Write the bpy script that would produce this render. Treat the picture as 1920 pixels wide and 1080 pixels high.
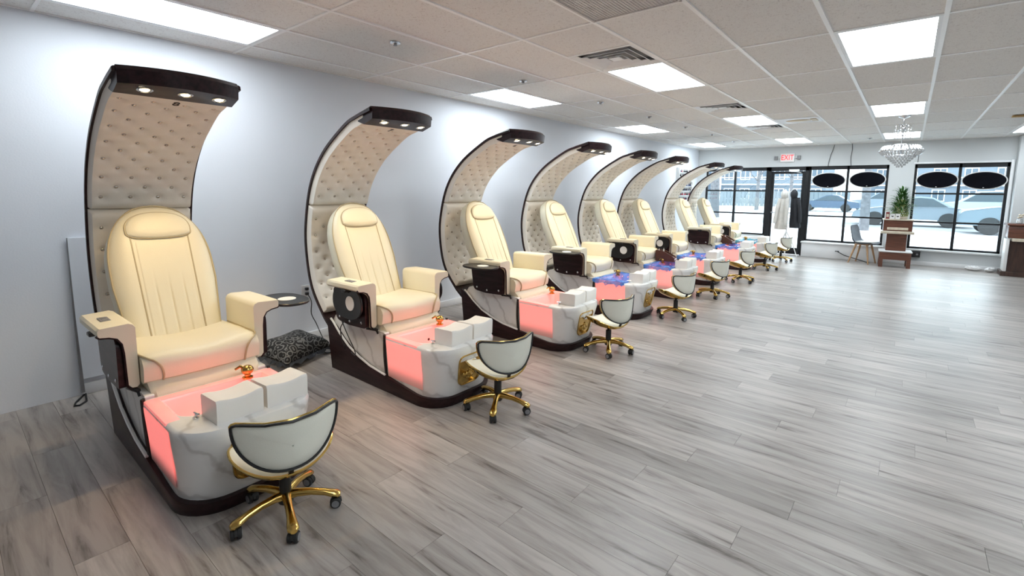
import bpy, bmesh, math, random
from mathutils import Vector, Matrix
random.seed(7)
S = bpy.context.scene
COL = S.collection
for o in list(bpy.data.objects):
    bpy.data.objects.remove(o, do_unlink=True)

# ------------------------------------------------------------------ camera
FPX, PPX, PPY = 896.45, 960.0, 461.95
CAM = Vector((4.53, 0.0, 1.51))
RM = ((0.76984528, 0.08168016, -0.6329823),
      (0.63815575, -0.08332798, 0.76538467),
      (0.00977161, -0.99316907, -0.11627431))
cd = bpy.data.cameras.new('camera')
cam = bpy.data.objects.new('camera', cd)
COL.objects.link(cam)
cd.sensor_width = 36.0
cd.lens = FPX / 1920 * 36
cd.shift_x = 0.0
cd.shift_y = -(540 - PPY) / 1920
cd.clip_start = 0.05
cd.clip_end = 400
m = Matrix.Identity(4)
for r in range(3):
    m[r][0] = RM[r][0]
    m[r][1] = -RM[r][1]
    m[r][2] = -RM[r][2]
    m[r][3] = CAM[r]
cam.matrix_world = m
S.camera = cam


def project(p):
    d = Vector(p) - CAM
    c = [sum(RM[r][k] * d[r] for r in range(3)) for k in range(3)]
    if c[2] < 0.05:
        return None
    return (PPX + FPX * c[0] / c[2], PPY + FPX * c[1] / c[2], c[2])


# ------------------------------------------------------------------ world
W = bpy.data.worlds.new('overcast_sky')
S.world = W
W.use_nodes = True
bg = W.node_tree.nodes['Background']
bg.inputs[0].default_value = (0.86, 0.94, 1.0, 1)
bg.inputs[1].default_value = 3.0
S.view_settings.view_transform = 'Standard'
S.view_settings.look = 'None'
S.view_settings.gamma = 1.0
S.view_settings.use_curve_mapping = False
S.view_settings.exposure = 1.08
S.cycles.diffuse_bounces = 8
S.cycles.max_bounces = 14
LIGHT_PANEL = 6.5      # radiance of the ceiling lamps' diffusers


# ------------------------------------------------------------------ materials
def new_mat(name):
    mt = bpy.data.materials.new(name)
    mt.use_nodes = True
    nt = mt.node_tree
    return mt, nt, nt.nodes['Principled BSDF']


def N(nt, t, **kw):
    n = nt.nodes.new(t)
    for k, v in kw.items():
        setattr(n, k, v)
    return n


def mat(name, col, rough=0.5, metal=0.0, spec=0.5, noise=None, bump=None, emis=None, coat=0.0, scl=(1, 1, 1)):
    mt, nt, b = new_mat(name)
    b.inputs['Base Color'].default_value = (*col, 1)
    b.inputs['Roughness'].default_value = rough
    b.inputs['Metallic'].default_value = metal
    b.inputs['Specular IOR Level'].default_value = spec
    b.inputs['Coat Weight'].default_value = coat
    b.inputs['Coat Roughness'].default_value = 0.1
    if noise or bump:
        tc = N(nt, 'ShaderNodeTexCoord')
        mp = N(nt, 'ShaderNodeMapping')
        mp.inputs['Scale'].default_value = scl
        nt.links.new(tc.outputs['Object'], mp.inputs['Vector'])
    if noise:
        nz = N(nt, 'ShaderNodeTexNoise')
        nz.inputs['Scale'].default_value = noise[0]
        nz.inputs['Detail'].default_value = 5
        nt.links.new(mp.outputs[0], nz.inputs['Vector'])
        cr = N(nt, 'ShaderNodeValToRGB')
        a = noise[1]
        cr.color_ramp.elements[0].position = 0.3
        cr.color_ramp.elements[1].position = 0.7
        cr.color_ramp.elements[0].color = (*[max(0, c * (1 - a)) for c in col], 1)
        cr.color_ramp.elements[1].color = (*[min(1, c * (1 + a)) for c in col], 1)
        nt.links.new(nz.outputs[0], cr.inputs[0])
        nt.links.new(cr.outputs[0], b.inputs['Base Color'])
    if bump:
        nb = N(nt, 'ShaderNodeTexNoise')
        nb.inputs['Scale'].default_value = bump[0]
        nb.inputs['Detail'].default_value = 3
        nt.links.new(mp.outputs[0], nb.inputs['Vector'])
        bm_ = N(nt, 'ShaderNodeBump')
        bm_.inputs['Strength'].default_value = bump[1]
        bm_.inputs['Distance'].default_value = 0.01
        nt.links.new(nb.outputs[0], bm_.inputs['Height'])
        nt.links.new(bm_.outputs[0], b.inputs['Normal'])
    if emis:
        b.inputs['Emission Color'].default_value = (*emis[0], 1)
        b.inputs['Emission Strength'].default_value = emis[1]
    return mt


M = {}
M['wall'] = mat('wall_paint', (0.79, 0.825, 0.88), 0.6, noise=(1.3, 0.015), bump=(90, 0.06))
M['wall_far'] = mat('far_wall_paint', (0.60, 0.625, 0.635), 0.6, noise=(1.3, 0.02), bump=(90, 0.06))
M['base'] = mat('white_trim_paint', (0.78, 0.79, 0.80), 0.4, noise=(4, 0.02))
M['leather'] = mat('cream_leather', (0.76, 0.71, 0.55), 0.42, noise=(3, 0.03), bump=(220, 0.10))
M['leather_dark'] = mat('cream_piping', (0.44, 0.37, 0.23), 0.45, noise=(3, 0.03))
M['stool_leather'] = mat('stool_leather', (0.80, 0.80, 0.70), 0.42, noise=(3, 0.03), bump=(200, 0.06))
M['tuft'] = mat('tufted_fabric', (0.84, 0.79, 0.71), 0.5, noise=(4, 0.04), bump=(160, 0.06))
M['mahogany'] = mat('dark_mahogany', (0.022, 0.009, 0.010), 0.34, spec=0.22, noise=(6, 0.5), coat=0.05, scl=(1, 6, 6))
M['black'] = mat('black_plastic', (0.012, 0.012, 0.013), 0.35, noise=(20, 0.2))
M['rubber'] = mat('black_rubber', (0.02, 0.02, 0.02), 0.7, noise=(20, 0.2))
M['greyplastic'] = mat('grey_plastic', (0.22, 0.22, 0.23), 0.45, noise=(20, 0.1))
M['chrome'] = mat('chrome', (0.75, 0.76, 0.78), 0.12, 1.0, noise=(8, 0.03))
M['crystal_stud'] = mat('crystal_stud', (0.60, 0.56, 0.50), 0.14, 1.0, noise=(8, 0.03))
M['gold'] = mat('polished_gold', (0.66, 0.45, 0.14), 0.16, 1.0, noise=(8, 0.05))
M['darkgold'] = mat('antique_gold', (0.50, 0.33, 0.10), 0.2, 1.0, noise=(14, 0.35))
M['white_plastic'] = mat('white_plastic', (0.80, 0.80, 0.79), 0.35, noise=(5, 0.02))
M['foot_white'] = mat('footrest_vinyl', (0.82, 0.80, 0.76), 0.38, noise=(5, 0.02))
M['metal_frame'] = mat('dark_bronze_frame', (0.013, 0.014, 0.016), 0.5, spec=0.3, noise=(10, 0.2))
M['white_metal'] = mat('white_painted_metal', (0.86, 0.88, 0.89), 0.4, noise=(10, 0.02))
M['grid'] = mat('ceiling_grid_paint', (0.96, 0.96, 0.95), 0.35, noise=(10, 0.02))
M['grey_metal'] = mat('grey_metal', (0.35, 0.35, 0.36), 0.35, 0.7, noise=(12, 0.08))
M['grille'] = mat('grille_grey', (0.62, 0.60, 0.59), 0.5, noise=(12, 0.08))
M['dark'] = mat('dark_void', (0.03, 0.03, 0.032), 0.8, noise=(12, 0.1))
M['wood'] = mat('red_brown_wood', (0.13, 0.045, 0.025), 0.35, noise=(5, 0.35), coat=0.2, scl=(1, 1, 8))
M['wood_dark'] = mat('dark_brown_wood', (0.055, 0.026, 0.018), 0.35, noise=(5, 0.35), coat=0.2, scl=(8, 1, 1))
M['beech'] = mat('beech_wood', (0.45, 0.27, 0.14), 0.45, noise=(6, 0.2), scl=(6, 6, 1))
M['cream_top'] = mat('cream_stone_top', (0.62, 0.55, 0.44), 0.25, noise=(20, 0.12))
M['leaf'] = mat('bamboo_leaf', (0.045, 0.13, 0.03), 0.4, noise=(8, 0.4))
M['stalk'] = mat('bamboo_stalk', (0.20, 0.23, 0.07), 0.45, noise=(12, 0.3))
M['grey_shell'] = mat('grey_felt', (0.20, 0.22, 0.25), 0.7, noise=(12, 0.1))
M['coat_white'] = mat('off_white_down_coat', (0.62, 0.61, 0.58), 0.6, noise=(8, 0.1), bump=(14, 0.6))
M['coat_black'] = mat('black_wool_coat', (0.018, 0.020, 0.026), 0.7, noise=(8, 0.2), bump=(14, 0.5))
M['caddy'] = mat('brown_caddy_wood', (0.075, 0.024, 0.012), 0.4, noise=(7, 0.3), scl=(1, 1, 6))
M['card'] = mat('white_card', (0.8, 0.8, 0.8), 0.6, noise=(5, 0.02))
M['maroon'] = mat('maroon_box', (0.20, 0.035, 0.035), 0.5, noise=(6, 0.1))
M['sign_black'] = mat('black_sign_board', (0.006, 0.006, 0.009), 0.9, spec=0.05, noise=(6, 0.3))
M['red_glow'] = mat('exit_red', (0.8, 0.03, 0.03), 0.4, emis=((1.0, 0.012, 0.025), 0.55), noise=(5, 0.02))
M['led'] = mat('warm_led', (1, 0.9, 0.75), 0.3, emis=((1.0, 0.86, 0.62), 9.0), noise=(5, 0.01))
M['diffuser'] = mat('lamp_diffuser', (0.85, 0.87, 0.88), 0.35, emis=((0.87, 0.95, 1.0), LIGHT_PANEL), noise=(5, 0.005))
M['print'] = mat('dark_print', (0.02, 0.016, 0.014), 0.5, noise=(6, 0.2))
M['snow'] = mat('snow_ground', (0.60, 0.63, 0.66), 0.8, noise=(0.4, 0.25))
M['asphalt'] = mat('slushy_asphalt', (0.196, 0.221, 0.238), 0.8, noise=(0.5, 0.15))
M['bark'] = mat('grey_bark', (0.120, 0.120, 0.128), 0.9, noise=(9, 0.3))
M['car_blue'] = mat('car_paint_blue', (0.033, 0.063, 0.112), 0.25, coat=0.5, noise=(2, 0.05))
M['car_silver'] = mat('car_paint_silver', (0.187, 0.221, 0.255), 0.25, coat=0.5, noise=(2, 0.03))
M['car_white'] = mat('car_paint_white', (0.320, 0.368, 0.400), 0.25, coat=0.5, noise=(2, 0.03))
M['car_teal'] = mat('car_paint_grey_blue', (0.13, 0.17, 0.20), 0.25, coat=0.5, noise=(2, 0.03))
M['car_glass'] = mat('car_window', (0.026, 0.044, 0.057), 0.1, noise=(2, 0.1))
M['siding'] = mat('pale_siding', (0.145, 0.181, 0.217), 0.7, noise=(3, 0.05))
M['siding2'] = mat('blue_grey_siding', (0.112, 0.165, 0.232), 0.7, noise=(3, 0.05))
M['roof'] = mat('grey_roof', (0.140, 0.161, 0.182), 0.8, noise=(3, 0.1))
M['fence'] = mat('weathered_fence', (0.158, 0.180, 0.195), 0.8, noise=(3, 0.15))
M['window_dark'] = mat('house_window', (0.060, 0.090, 0.120), 0.15, noise=(2, 0.1))
M['bottle'] = mat('white_bottle', (0.78, 0.78, 0.78), 0.3, noise=(5, 0.03))
M['tray_grey'] = mat('grey_tray_liner', (0.55, 0.56, 0.58), 0.35, noise=(5, 0.05))
for nm, c in (('pol_black', (0.02, 0.02, 0.025)), ('pol_navy', (0.03, 0.05, 0.14)), ('pol_red', (0.4, 0.03, 0.05)), ('pol_pink', (0.55, 0.25, 0.3)), ('pol_grey', (0.3, 0.3, 0.32))):
    M[nm] = mat(nm, c, 0.15, noise=(5, 0.05))
M['brass_strip'] = mat('brass_strip', (0.42, 0.27, 0.10), 0.35, 0.4, noise=(8, 0.15))


def glassy(name, tint, fac, rough=0.02):
    mt, nt, b = new_mat(name)
    nt.nodes.remove(b)
    out = nt.nodes['Material Output']
    tr = N(nt, 'ShaderNodeBsdfTransparent')
    tr.inputs[0].default_value = (*tint, 1)
    gl = N(nt, 'ShaderNodeBsdfGlossy')
    gl.inputs[0].default_value = (0.9, 0.95, 1, 1)
    gl.inputs[1].default_value = rough
    mx = N(nt, 'ShaderNodeMixShader')
    mx.inputs[0].default_value = fac
    nt.links.new(tr.outputs[0], mx.inputs[1])
    nt.links.new(gl.outputs[0], mx.inputs[2])
    nt.links.new(mx.outputs[0], out.inputs[0])
    return mt


M['pane'] = glassy('window_glass', (0.93, 0.97, 0.98), 0.05)
M['crystal'] = mat('cut_crystal', (0.62, 0.64, 0.65), 0.05, 0.5, spec=1.0, noise=(40, 0.1))


def film_mat(name, col, transp):
    mt, nt, b = new_mat(name)
    out = nt.nodes['Material Output']
    b.inputs['Base Color'].default_value = (*col, 1)
    b.inputs['Roughness'].default_value = 0.18
    tc = N(nt, 'ShaderNodeTexCoord')
    nz = N(nt, 'ShaderNodeTexNoise')
    nz.inputs['Scale'].default_value = 9
    nz.inputs['Detail'].default_value = 4
    nt.links.new(tc.outputs['Object'], nz.inputs['Vector'])
    cr = N(nt, 'ShaderNodeValToRGB')
    cr.color_ramp.elements[0].position = 0.36
    cr.color_ramp.elements[1].position = 0.6
    cr.color_ramp.elements[0].color = (transp, transp, transp, 1)
    cr.color_ramp.elements[1].color = (0.85, 0.85, 0.85, 1)
    nt.links.new(nz.outputs[0], cr.inputs[0])
    bp = N(nt, 'ShaderNodeBump')
    bp.inputs['Strength'].default_value = 0.6
    bp.inputs['Distance'].default_value = 0.01
    nt.links.new(nz.outputs[0], bp.inputs['Height'])
    nt.links.new(bp.outputs[0], b.inputs['Normal'])
    tr = N(nt, 'ShaderNodeBsdfTransparent')
    tr.inputs[0].default_value = (0.75, 0.85, 1, 1)
    mx = N(nt, 'ShaderNodeMixShader')
    nt.links.new(cr.outputs[0], mx.inputs[0])
    nt.links.new(tr.outputs[0], mx.inputs[1])
    nt.links.new(b.outputs[0], mx.inputs[2])
    nt.links.new(mx.outputs[0], out.inputs[0])
    return mt


M['film'] = film_mat('blue_plastic_film', (0.07, 0.27, 0.80), 0.35)
M['film_teal'] = film_mat('teal_plastic_film', (0.06, 0.45, 0.62), 0.4)


def marble_mat():
    mt, nt, b = new_mat('white_marble_acrylic')
    b.inputs['Roughness'].default_value = 0.18
    b.inputs['Coat Weight'].default_value = 0.3
    tc = N(nt, 'ShaderNodeTexCoord')
    nz = N(nt, 'ShaderNodeTexNoise')
    nz.inputs['Scale'].default_value = 2.2
    nz.inputs['Detail'].default_value = 4
    nt.links.new(tc.outputs['Object'], nz.inputs['Vector'])
    ad = N(nt, 'ShaderNodeVectorMath', operation='MULTIPLY_ADD')
    ad.inputs[1].default_value = (0.7, 0.7, 0.35)
    nt.links.new(nz.outputs['Color'], ad.inputs[0])
    nt.links.new(tc.outputs['Object'], ad.inputs[2])
    wv = N(nt, 'ShaderNodeTexWave', wave_type='BANDS', bands_direction='DIAGONAL')
    wv.inputs['Scale'].default_value = 2.1
    wv.inputs['Distortion'].default_value = 2.5
    wv.inputs['Detail'].default_value = 3
    nt.links.new(ad.outputs[0], wv.inputs['Vector'])
    cr = N(nt, 'ShaderNodeValToRGB')
    e = cr.color_ramp.elements
    e[0].position = 0.0
    e[0].color = (0.56, 0.55, 0.54, 1)
    e[1].position = 0.09
    e[1].color = (0.72, 0.72, 0.71, 1)
    k = e.new(0.45)
    k.color = (0.77, 0.77, 0.76, 1)
    nt.links.new(wv.outputs[0], cr.inputs[0])
    nt.links.new(cr.outputs[0], b.inputs['Base Color'])
    return mt


M['marble'] = marble_mat()


def glow_mat(name, strength, grad):
    """acrylic lit from inside by the tub's pink LED, fading towards its lower edge"""
    mt, nt, b = new_mat(name)
    b.inputs['Base Color'].default_value = (0.82, 0.44, 0.41, 1)  # pink of the LED light put into the base colour too
    b.inputs['Roughness'].default_value = 0.22
    b.inputs['Emission Color'].default_value = (1.0, 0.20, 0.18, 1)
    b.inputs['Emission Strength'].default_value = strength
    if grad:
        tc = N(nt, 'ShaderNodeTexCoord')
        sp = N(nt, 'ShaderNodeSeparateXYZ')
        nt.links.new(tc.outputs['Object'], sp.inputs[0])
        mr = N(nt, 'ShaderNodeMapRange', interpolation_type='SMOOTHSTEP')
        mr.inputs['From Min'].default_value = grad[0]
        mr.inputs['From Max'].default_value = grad[1]
        mr.inputs['To Min'].default_value = 0.0
        mr.inputs['To Max'].default_value = strength
        nt.links.new(sp.outputs[2], mr.inputs[0])
        nt.links.new(mr.outputs[0], b.inputs['Emission Strength'])
    return mt


M['glow'] = glow_mat('lit_pink_acrylic', 0.40, (0.13, 0.24))
M['basin'] = glow_mat('lit_pink_basin', 0.28, None)


def plank_mat():
    mt, nt, b = new_mat('grey_oak_vinyl')
    oi = N(nt, 'ShaderNodeObjectInfo')
    ge = N(nt, 'ShaderNodeNewGeometry')
    ad = N(nt, 'ShaderNodeMath', operation='ADD')
    nt.links.new(oi.outputs['Random'], ad.inputs[0])
    nt.links.new(ge.outputs['Random Per Island'], ad.inputs[1])
    fr = N(nt, 'ShaderNodeMath', operation='FRACT')
    nt.links.new(ad.outputs[0], fr.inputs[0])
    off = N(nt, 'ShaderNodeMath', operation='MULTIPLY')
    off.inputs[1].default_value = 61.0
    nt.links.new(fr.outputs[0], off.inputs[0])
    tc = N(nt, 'ShaderNodeTexCoord')
    va = N(nt, 'ShaderNodeVectorMath', operation='ADD')
    nt.links.new(tc.outputs['Object'], va.inputs[0])
    nt.links.new(off.outputs[0], va.inputs[1])
    mp = N(nt, 'ShaderNodeMapping')
    mp.inputs['Scale'].default_value = (0.9, 9.0, 1.0)
    nt.links.new(va.outputs[0], mp.inputs['Vector'])
    n1 = N(nt, 'ShaderNodeTexNoise')
    n1.inputs['Scale'].default_value = 2.0
    n1.inputs['Detail'].default_value = 6
    n1.inputs['Roughness'].default_value = 0.62
    n1.inputs['Distortion'].default_value = 0.6
    nt.links.new(mp.outputs[0], n1.inputs['Vector'])
    cr = N(nt, 'ShaderNodeValToRGB')
    e = cr.color_ramp.elements
    e[0].position = 0.30
    e[0].color = (0.112, 0.094, 0.083, 1)
    e[1].position = 0.60
    e[1].color = (0.392, 0.360, 0.335, 1)
    k = e.new(0.42)
    k.color = (0.288, 0.259, 0.239, 1)
    nt.links.new(n1.outputs[0], cr.inputs[0])
    # tone of the single plank
    tone = N(nt, 'ShaderNodeMapRange')
    tone.inputs['To Min'].default_value = 0.80
    tone.inputs['To Max'].default_value = 1.16
    nt.links.new(fr.outputs[0], tone.inputs[0])
    mx = N(nt, 'ShaderNodeVectorMath', operation='SCALE')
    nt.links.new(cr.outputs[0], mx.inputs[0])
    nt.links.new(tone.outputs[0], mx.inputs['Scale'])
    nt.links.new(mx.outputs[0], b.inputs['Base Color'])
    rr = N(nt, 'ShaderNodeMapRange')
    rr.inputs['To Min'].default_value = 0.29
    rr.inputs['To Max'].default_value = 0.42
    nt.links.new(n1.outputs[0], rr.inputs[0])
    nt.links.new(rr.outputs[0], b.inputs['Roughness'])
    bp = N(nt, 'ShaderNodeBump')
    bp.inputs['Strength'].default_value = 0.10
    bp.inputs['Distance'].default_value = 0.004
    nt.links.new(n1.outputs[0], bp.inputs['Height'])
    nt.links.new(bp.outputs[0], b.inputs['Normal'])
    return mt


M['plank'] = plank_mat()
M['subfloor'] = mat('dark_subfloor', (0.10, 0.09, 0.085), 0.8, noise=(3, 0.1))


def tile_mat():
    mt, nt, b = new_mat('fissured_ceiling_tile')
    b.inputs['Roughness'].default_value = 0.9
    b.inputs['Specular IOR Level'].default_value = 0.1
    oi = N(nt, 'ShaderNodeObjectInfo')
    tc = N(nt, 'ShaderNodeTexCoord')
    sc = N(nt, 'ShaderNodeMath', operation='MULTIPLY')
    sc.inputs[1].default_value = 37.0
    nt.links.new(oi.outputs['Random'], sc.inputs[0])
    va = N(nt, 'ShaderNodeVectorMath', operation='ADD')
    nt.links.new(tc.outputs['Object'], va.inputs[0])
    nt.links.new(sc.outputs[0], va.inputs[1])
    nz = N(nt, 'ShaderNodeTexNoise')
    nz.inputs['Scale'].default_value = 62
    nz.inputs['Detail'].default_value = 3
    nz.inputs['Distortion'].default_value = 1.6
    nt.links.new(va.outputs[0], nz.inputs['Vector'])
    cr = N(nt, 'ShaderNodeValToRGB')
    e = cr.color_ramp.elements
    e[0].position = 0.34
    e[0].color = (0.68, 0.65, 0.63, 1)
    e[1].position = 0.43
    e[1].color = (0.87, 0.86, 0.835, 1)
    nt.links.new(nz.outputs[0], cr.inputs[0])
    tone = N(nt, 'ShaderNodeMapRange')
    tone.inputs['To Min'].default_value = 0.95
    tone.inputs['To Max'].default_value = 1.02
    nt.links.new(oi.outputs['Random'], tone.inputs[0])
    mx = N(nt, 'ShaderNodeVectorMath', operation='SCALE')
    nt.links.new(cr.outputs[0], mx.inputs[0])
    nt.links.new(tone.outputs[0], mx.inputs['Scale'])
    nt.links.new(mx.outputs[0], b.inputs['Base Color'])
    bp = N(nt, 'ShaderNodeBump')
    bp.inputs['Strength'].default_value = 0.4
    bp.inputs['Distance'].default_value = 0.004
    nt.links.new(cr.outputs[0], bp.inputs['Height'])
    nt.links.new(bp.outputs[0], b.inputs['Normal'])
    return mt


M['tile'] = tile_mat()


def damask_mat():
    mt, nt, b = new_mat('black_grey_damask')
    b.inputs['Roughness'].default_value = 0.7
    tc = N(nt, 'ShaderNodeTexCoord')
    vo = N(nt, 'ShaderNodeTexVoronoi')
    vo.inputs['Scale'].default_value = 19
    nt.links.new(tc.outputs['Object'], vo.inputs['Vector'])
    mu = N(nt, 'ShaderNodeMath', operation='MULTIPLY')
    mu.inputs[1].default_value = 15
    nt.links.new(vo.outputs['Distance'], mu.inputs[0])
    si = N(nt, 'ShaderNodeMath', operation='SINE')
    nt.links.new(mu.outputs[0], si.inputs[0])
    cr = N(nt, 'ShaderNodeValToRGB')
    e = cr.color_ramp.elements
    e[0].position = 0.35
    e[0].color = (0.008, 0.008, 0.009, 1)
    e[1].position = 0.5
    e[1].color = (0.17, 0.17, 0.165, 1)
    nt.links.new(si.outputs[0], cr.inputs[0])
    nt.links.new(cr.outputs[0], b.inputs['Base Color'])
    return mt


M['damask'] = damask_mat()


# ------------------------------------------------------------------ geometry helpers
class G:
    def __init__(self):
        self.bm = bmesh.new()

    def face(self, vs):
        try:
            return self.bm.faces.new(vs)
        except ValueError:
            return None

    def box(self, x0, x1, y0, y1, z0, z1, bev=0.0, seg=1):
        b = self.bm
        r = bmesh.ops.create_cube(b, size=1.0, matrix=Matrix.Translation(((x0 + x1) / 2, (y0 + y1) / 2, (z0 + z1) / 2)) @ Matrix.Diagonal((x1 - x0, y1 - y0, z1 - z0, 1)))
        if bev > 0:
            es = set()
            for v in r['verts']:
                es.update(v.link_edges)
            bmesh.ops.bevel(b, geom=list(es), offset=bev, segments=seg, profile=0.5, affect='EDGES')
        return self

    def rings(self, rs, closed=True, cap=True, loop=False):
        """skin a list of rings (lists of points)"""
        b = self.bm
        R_ = [[b.verts.new(p) for p in r] for r in rs]
        n = len(R_[0])
        pairs = list(zip(R_, R_[1:])) + ([(R_[-1], R_[0])] if loop else [])
        for a, c in pairs:
            for i in range(n if closed else n - 1):
                j = (i + 1) % n
                self.face((a[i], a[j], c[j], c[i]))
        if cap and not loop and closed:
            self.face(R_[0][::-1])
            self.face(R_[-1])
        return self

    def tube(self, pts, rad, n=8, cap=True):
        pts = [Vector(p) for p in pts]
        k = len(pts)
        rads = rad if isinstance(rad, (list, tuple)) else [rad] * k
        rs = []
        up = Vector((0, 0, 1))
        prev = None
        for i, p in enumerate(pts):
            t = (pts[min(i + 1, k - 1)] - pts[max(i - 1, 0)])
            if t.length < 1e-9:
                t = Vector((0, 0, 1))
            t.normalize()
            if prev is None:
                a = up if abs(t.z) < 0.95 else Vector((1, 0, 0))
                u = t.cross(a).normalized()
            else:
                u = (prev - t * prev.dot(t))
                u = u.normalized() if u.length > 1e-6 else t.orthogonal().normalized()
            prev = u
            v = t.cross(u)
            rs.append([p + (u * math.cos(2 * math.pi * q / n) + v * math.sin(2 * math.pi * q / n)) * rads[i] for q in range(n)])
        return self.rings(rs, cap=cap)

    def loop_tube(self, pts, rad, n=6):
        pts = [Vector(p) for p in pts]
        k = len(pts)
        rs = []
        c = sum(pts, Vector()) / k
        for i, p in enumerate(pts):
            t = (pts[(i + 1) % k] - pts[i - 1]).normalized()
            u = (p - c)
            u = (u - t * u.dot(t))
            u = u.normalized() if u.length > 1e-6 else t.orthogonal().normalized()
            v = t.cross(u)
            rs.append([p + (u * math.cos(2 * math.pi * q / n) + v * math.sin(2 * math.pi * q / n)) * rad for q in range(n)])
        return self.rings(rs, loop=True)

    def lathe(self, prof, n=16, c=(0, 0, 0), axis=(0, 0, 1)):
        """prof: (radius, height) along axis"""
        ax = Vector(axis).normalized()
        u = ax.orthogonal().normalized()
        v = ax.cross(u)
        c = Vector(c)
        rs = []
        for r, h in prof:
            r = max(r, 1e-4)
            rs.append([c + ax * h + (u * math.cos(2 * math.pi * q / n) + v * math.sin(2 * math.pi * q / n)) * r for q in range(n)])
        return self.rings(rs)

    def prism(self, poly, fn, a, b):
        """poly of 2D points, fn(p, t) -> 3D"""
        return self.rings([[fn(p, a) for p in poly], [fn(p, b) for p in poly]])

    def sphere(self, c, r, sx=1, sy=1, sz=1, u=12, v=8):
        bmesh.ops.create_uvsphere(self.bm, u_segments=u, v_segments=v, radius=r, matrix=Matrix.Translation(c) @ Matrix.Diagonal((sx, sy, sz, 1)))
        return self

    def grid(self, fn, nu, nv, flip=False):
        b = self.bm
        V = [[b.verts.new(fn(i / nu, j / nv)) for j in range(nv + 1)] for i in range(nu + 1)]
        for i in range(nu):
            for j in range(nv):
                q = (V[i][j], V[i + 1][j], V[i + 1][j + 1], V[i][j + 1])
                self.face(q[::-1] if flip else q)
        return self

    def mesh(self, name, smooth=True, ang=0.7, dist=None):
        b = self.bm
        if dist:
            bmesh.ops.remove_doubles(b, verts=b.verts, dist=dist)
        bmesh.ops.recalc_face_normals(b, faces=b.faces)
        if smooth:
            for f in b.faces:
                f.smooth = True
            for e in b.edges:
                if len(e.link_faces) == 2 and e.calc_face_angle(0) > ang:
                    e.smooth = False
        me = bpy.data.meshes.new(name)
        b.to_mesh(me)
        b.free()
        return me


def obj(name, g, m_, parent=None, loc=None, rot=None, smooth=True):
    me = g.mesh(name, smooth) if isinstance(g, G) else g
    if m_ is not None and not me.materials:
        me.materials.append(M[m_])
    o = bpy.data.objects.new(name, me)
    COL.objects.link(o)
    if parent is not None:
        o.parent = parent
    if loc is not None:
        o.location = loc
    if rot is not None:
        o.rotation_euler = rot
    return o


def tag(o, label=None, cat=None, group=None, kind=None):
    if label:
        o['label'] = label
    if cat:
        o['category'] = cat
    if group:
        o['group'] = group
    if kind:
        o['kind'] = kind
    return o


def thing(name, label, cat, loc=(0, 0, 0), rz=0.0, group=None):
    o = bpy.data.objects.new(name, None)
    o.empty_display_size = 0.1
    COL.objects.link(o)
    o.location = loc
    o.rotation_euler = (0, 0, rz)
    return tag(o, label, cat, group)


CACHE = {}


def part(name, key, build, m_, parent, loc=None, rot=None, smooth=True):
    """child mesh, its data shared between alike things through key"""
    if key not in CACHE:
        g = build()
        me = g.mesh(name, smooth) if isinstance(g, G) else g
        me.materials.append(M[m_])
        CACHE[key] = me
    return obj(name, CACHE[key], None, parent, loc, rot)


def spline(pts, n):
    """Catmull-Rom through 2D/3D points"""
    P = [Vector(p) for p in pts]
    P = [P[0] * 2 - P[1]] + P + [P[-1] * 2 - P[-2]]
    segs = len(P) - 3
    out = []
    for i in range(n + 1):
        t = i / n * segs
        k = min(int(t), segs - 1)
        t -= k
        a, b, c, d = P[k:k + 4]
        out.append(0.5 * ((2 * b) + (c - a) * t + (2 * a - 5 * b + 4 * c - d) * t * t + (3 * b - a - 3 * c + d) * t ** 3))
    return out


def text_mesh(s, size, depth, key):
    cu = bpy.data.curves.new('lettering', 'FONT')
    cu.body = s
    cu.size = size
    cu.extrude = depth
    cu.align_x = 'CENTER'
    cu.align_y = 'CENTER'
    t = bpy.data.objects.new('lettering_tmp', cu)
    COL.objects.link(t)
    dg = bpy.context.evaluated_depsgraph_get()
    dg.update()
    me = bpy.data.meshes.new_from_object(t.evaluated_get(dg))
    bpy.data.objects.remove(t, do_unlink=True)
    me.materials.clear()
    return me


# ------------------------------------------------------------------ the room
XW, YF, H = 0.0, 13.43, 2.644
XR, YB = 9.0, -3.2
GX0, GY0, GP = 0.346, 1.735, 0.6096

# floor with single planks
fl = obj('floor', G().box(XW - 0.1, XR + 0.1, YB - 0.1, YF + 0.1, -0.08, -0.006), 'subfloor', smooth=False)
tag(fl, kind='structure')
PW, PL = 0.181, 1.22
cand = []
row = 0
y = YB
while y < YF:
    y1 = min(y + PW, YF)
    x = XW - (row * 0.437 * PL) % PL
    while x < XR:
        a, b_ = max(x, XW), min(x + PL, XR)
        if b_ - a > 0.02:
            cand.append((a, b_, y, y1))
        x += PL
    y = y1
    row += 1


def seen(a, b_, y0, y1):
    best = None
    for i in range(5):
        p = project((a + (b_ - a) * i / 4, (y0 + y1) / 2, 0))
        if p and -20 < p[0] < 1940 and -20 < p[1] < 1100:
            best = p[2] if best is None else min(best, p[2])
    return best


vis = []
rest = []
for c in cand:
    d = seen(*c)
    (vis if d else rest).append((d or 99, c))
vis.sort(key=lambda t: t[0])
rest += vis[290:]
vis = vis[:290]
gap = 0.0006


def plank_g(g, a, b_, y0, y1, z=0.0):
    g.box(a + gap, b_ - gap, y0 + gap, y1 - gap, z - 0.005, z)


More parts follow.
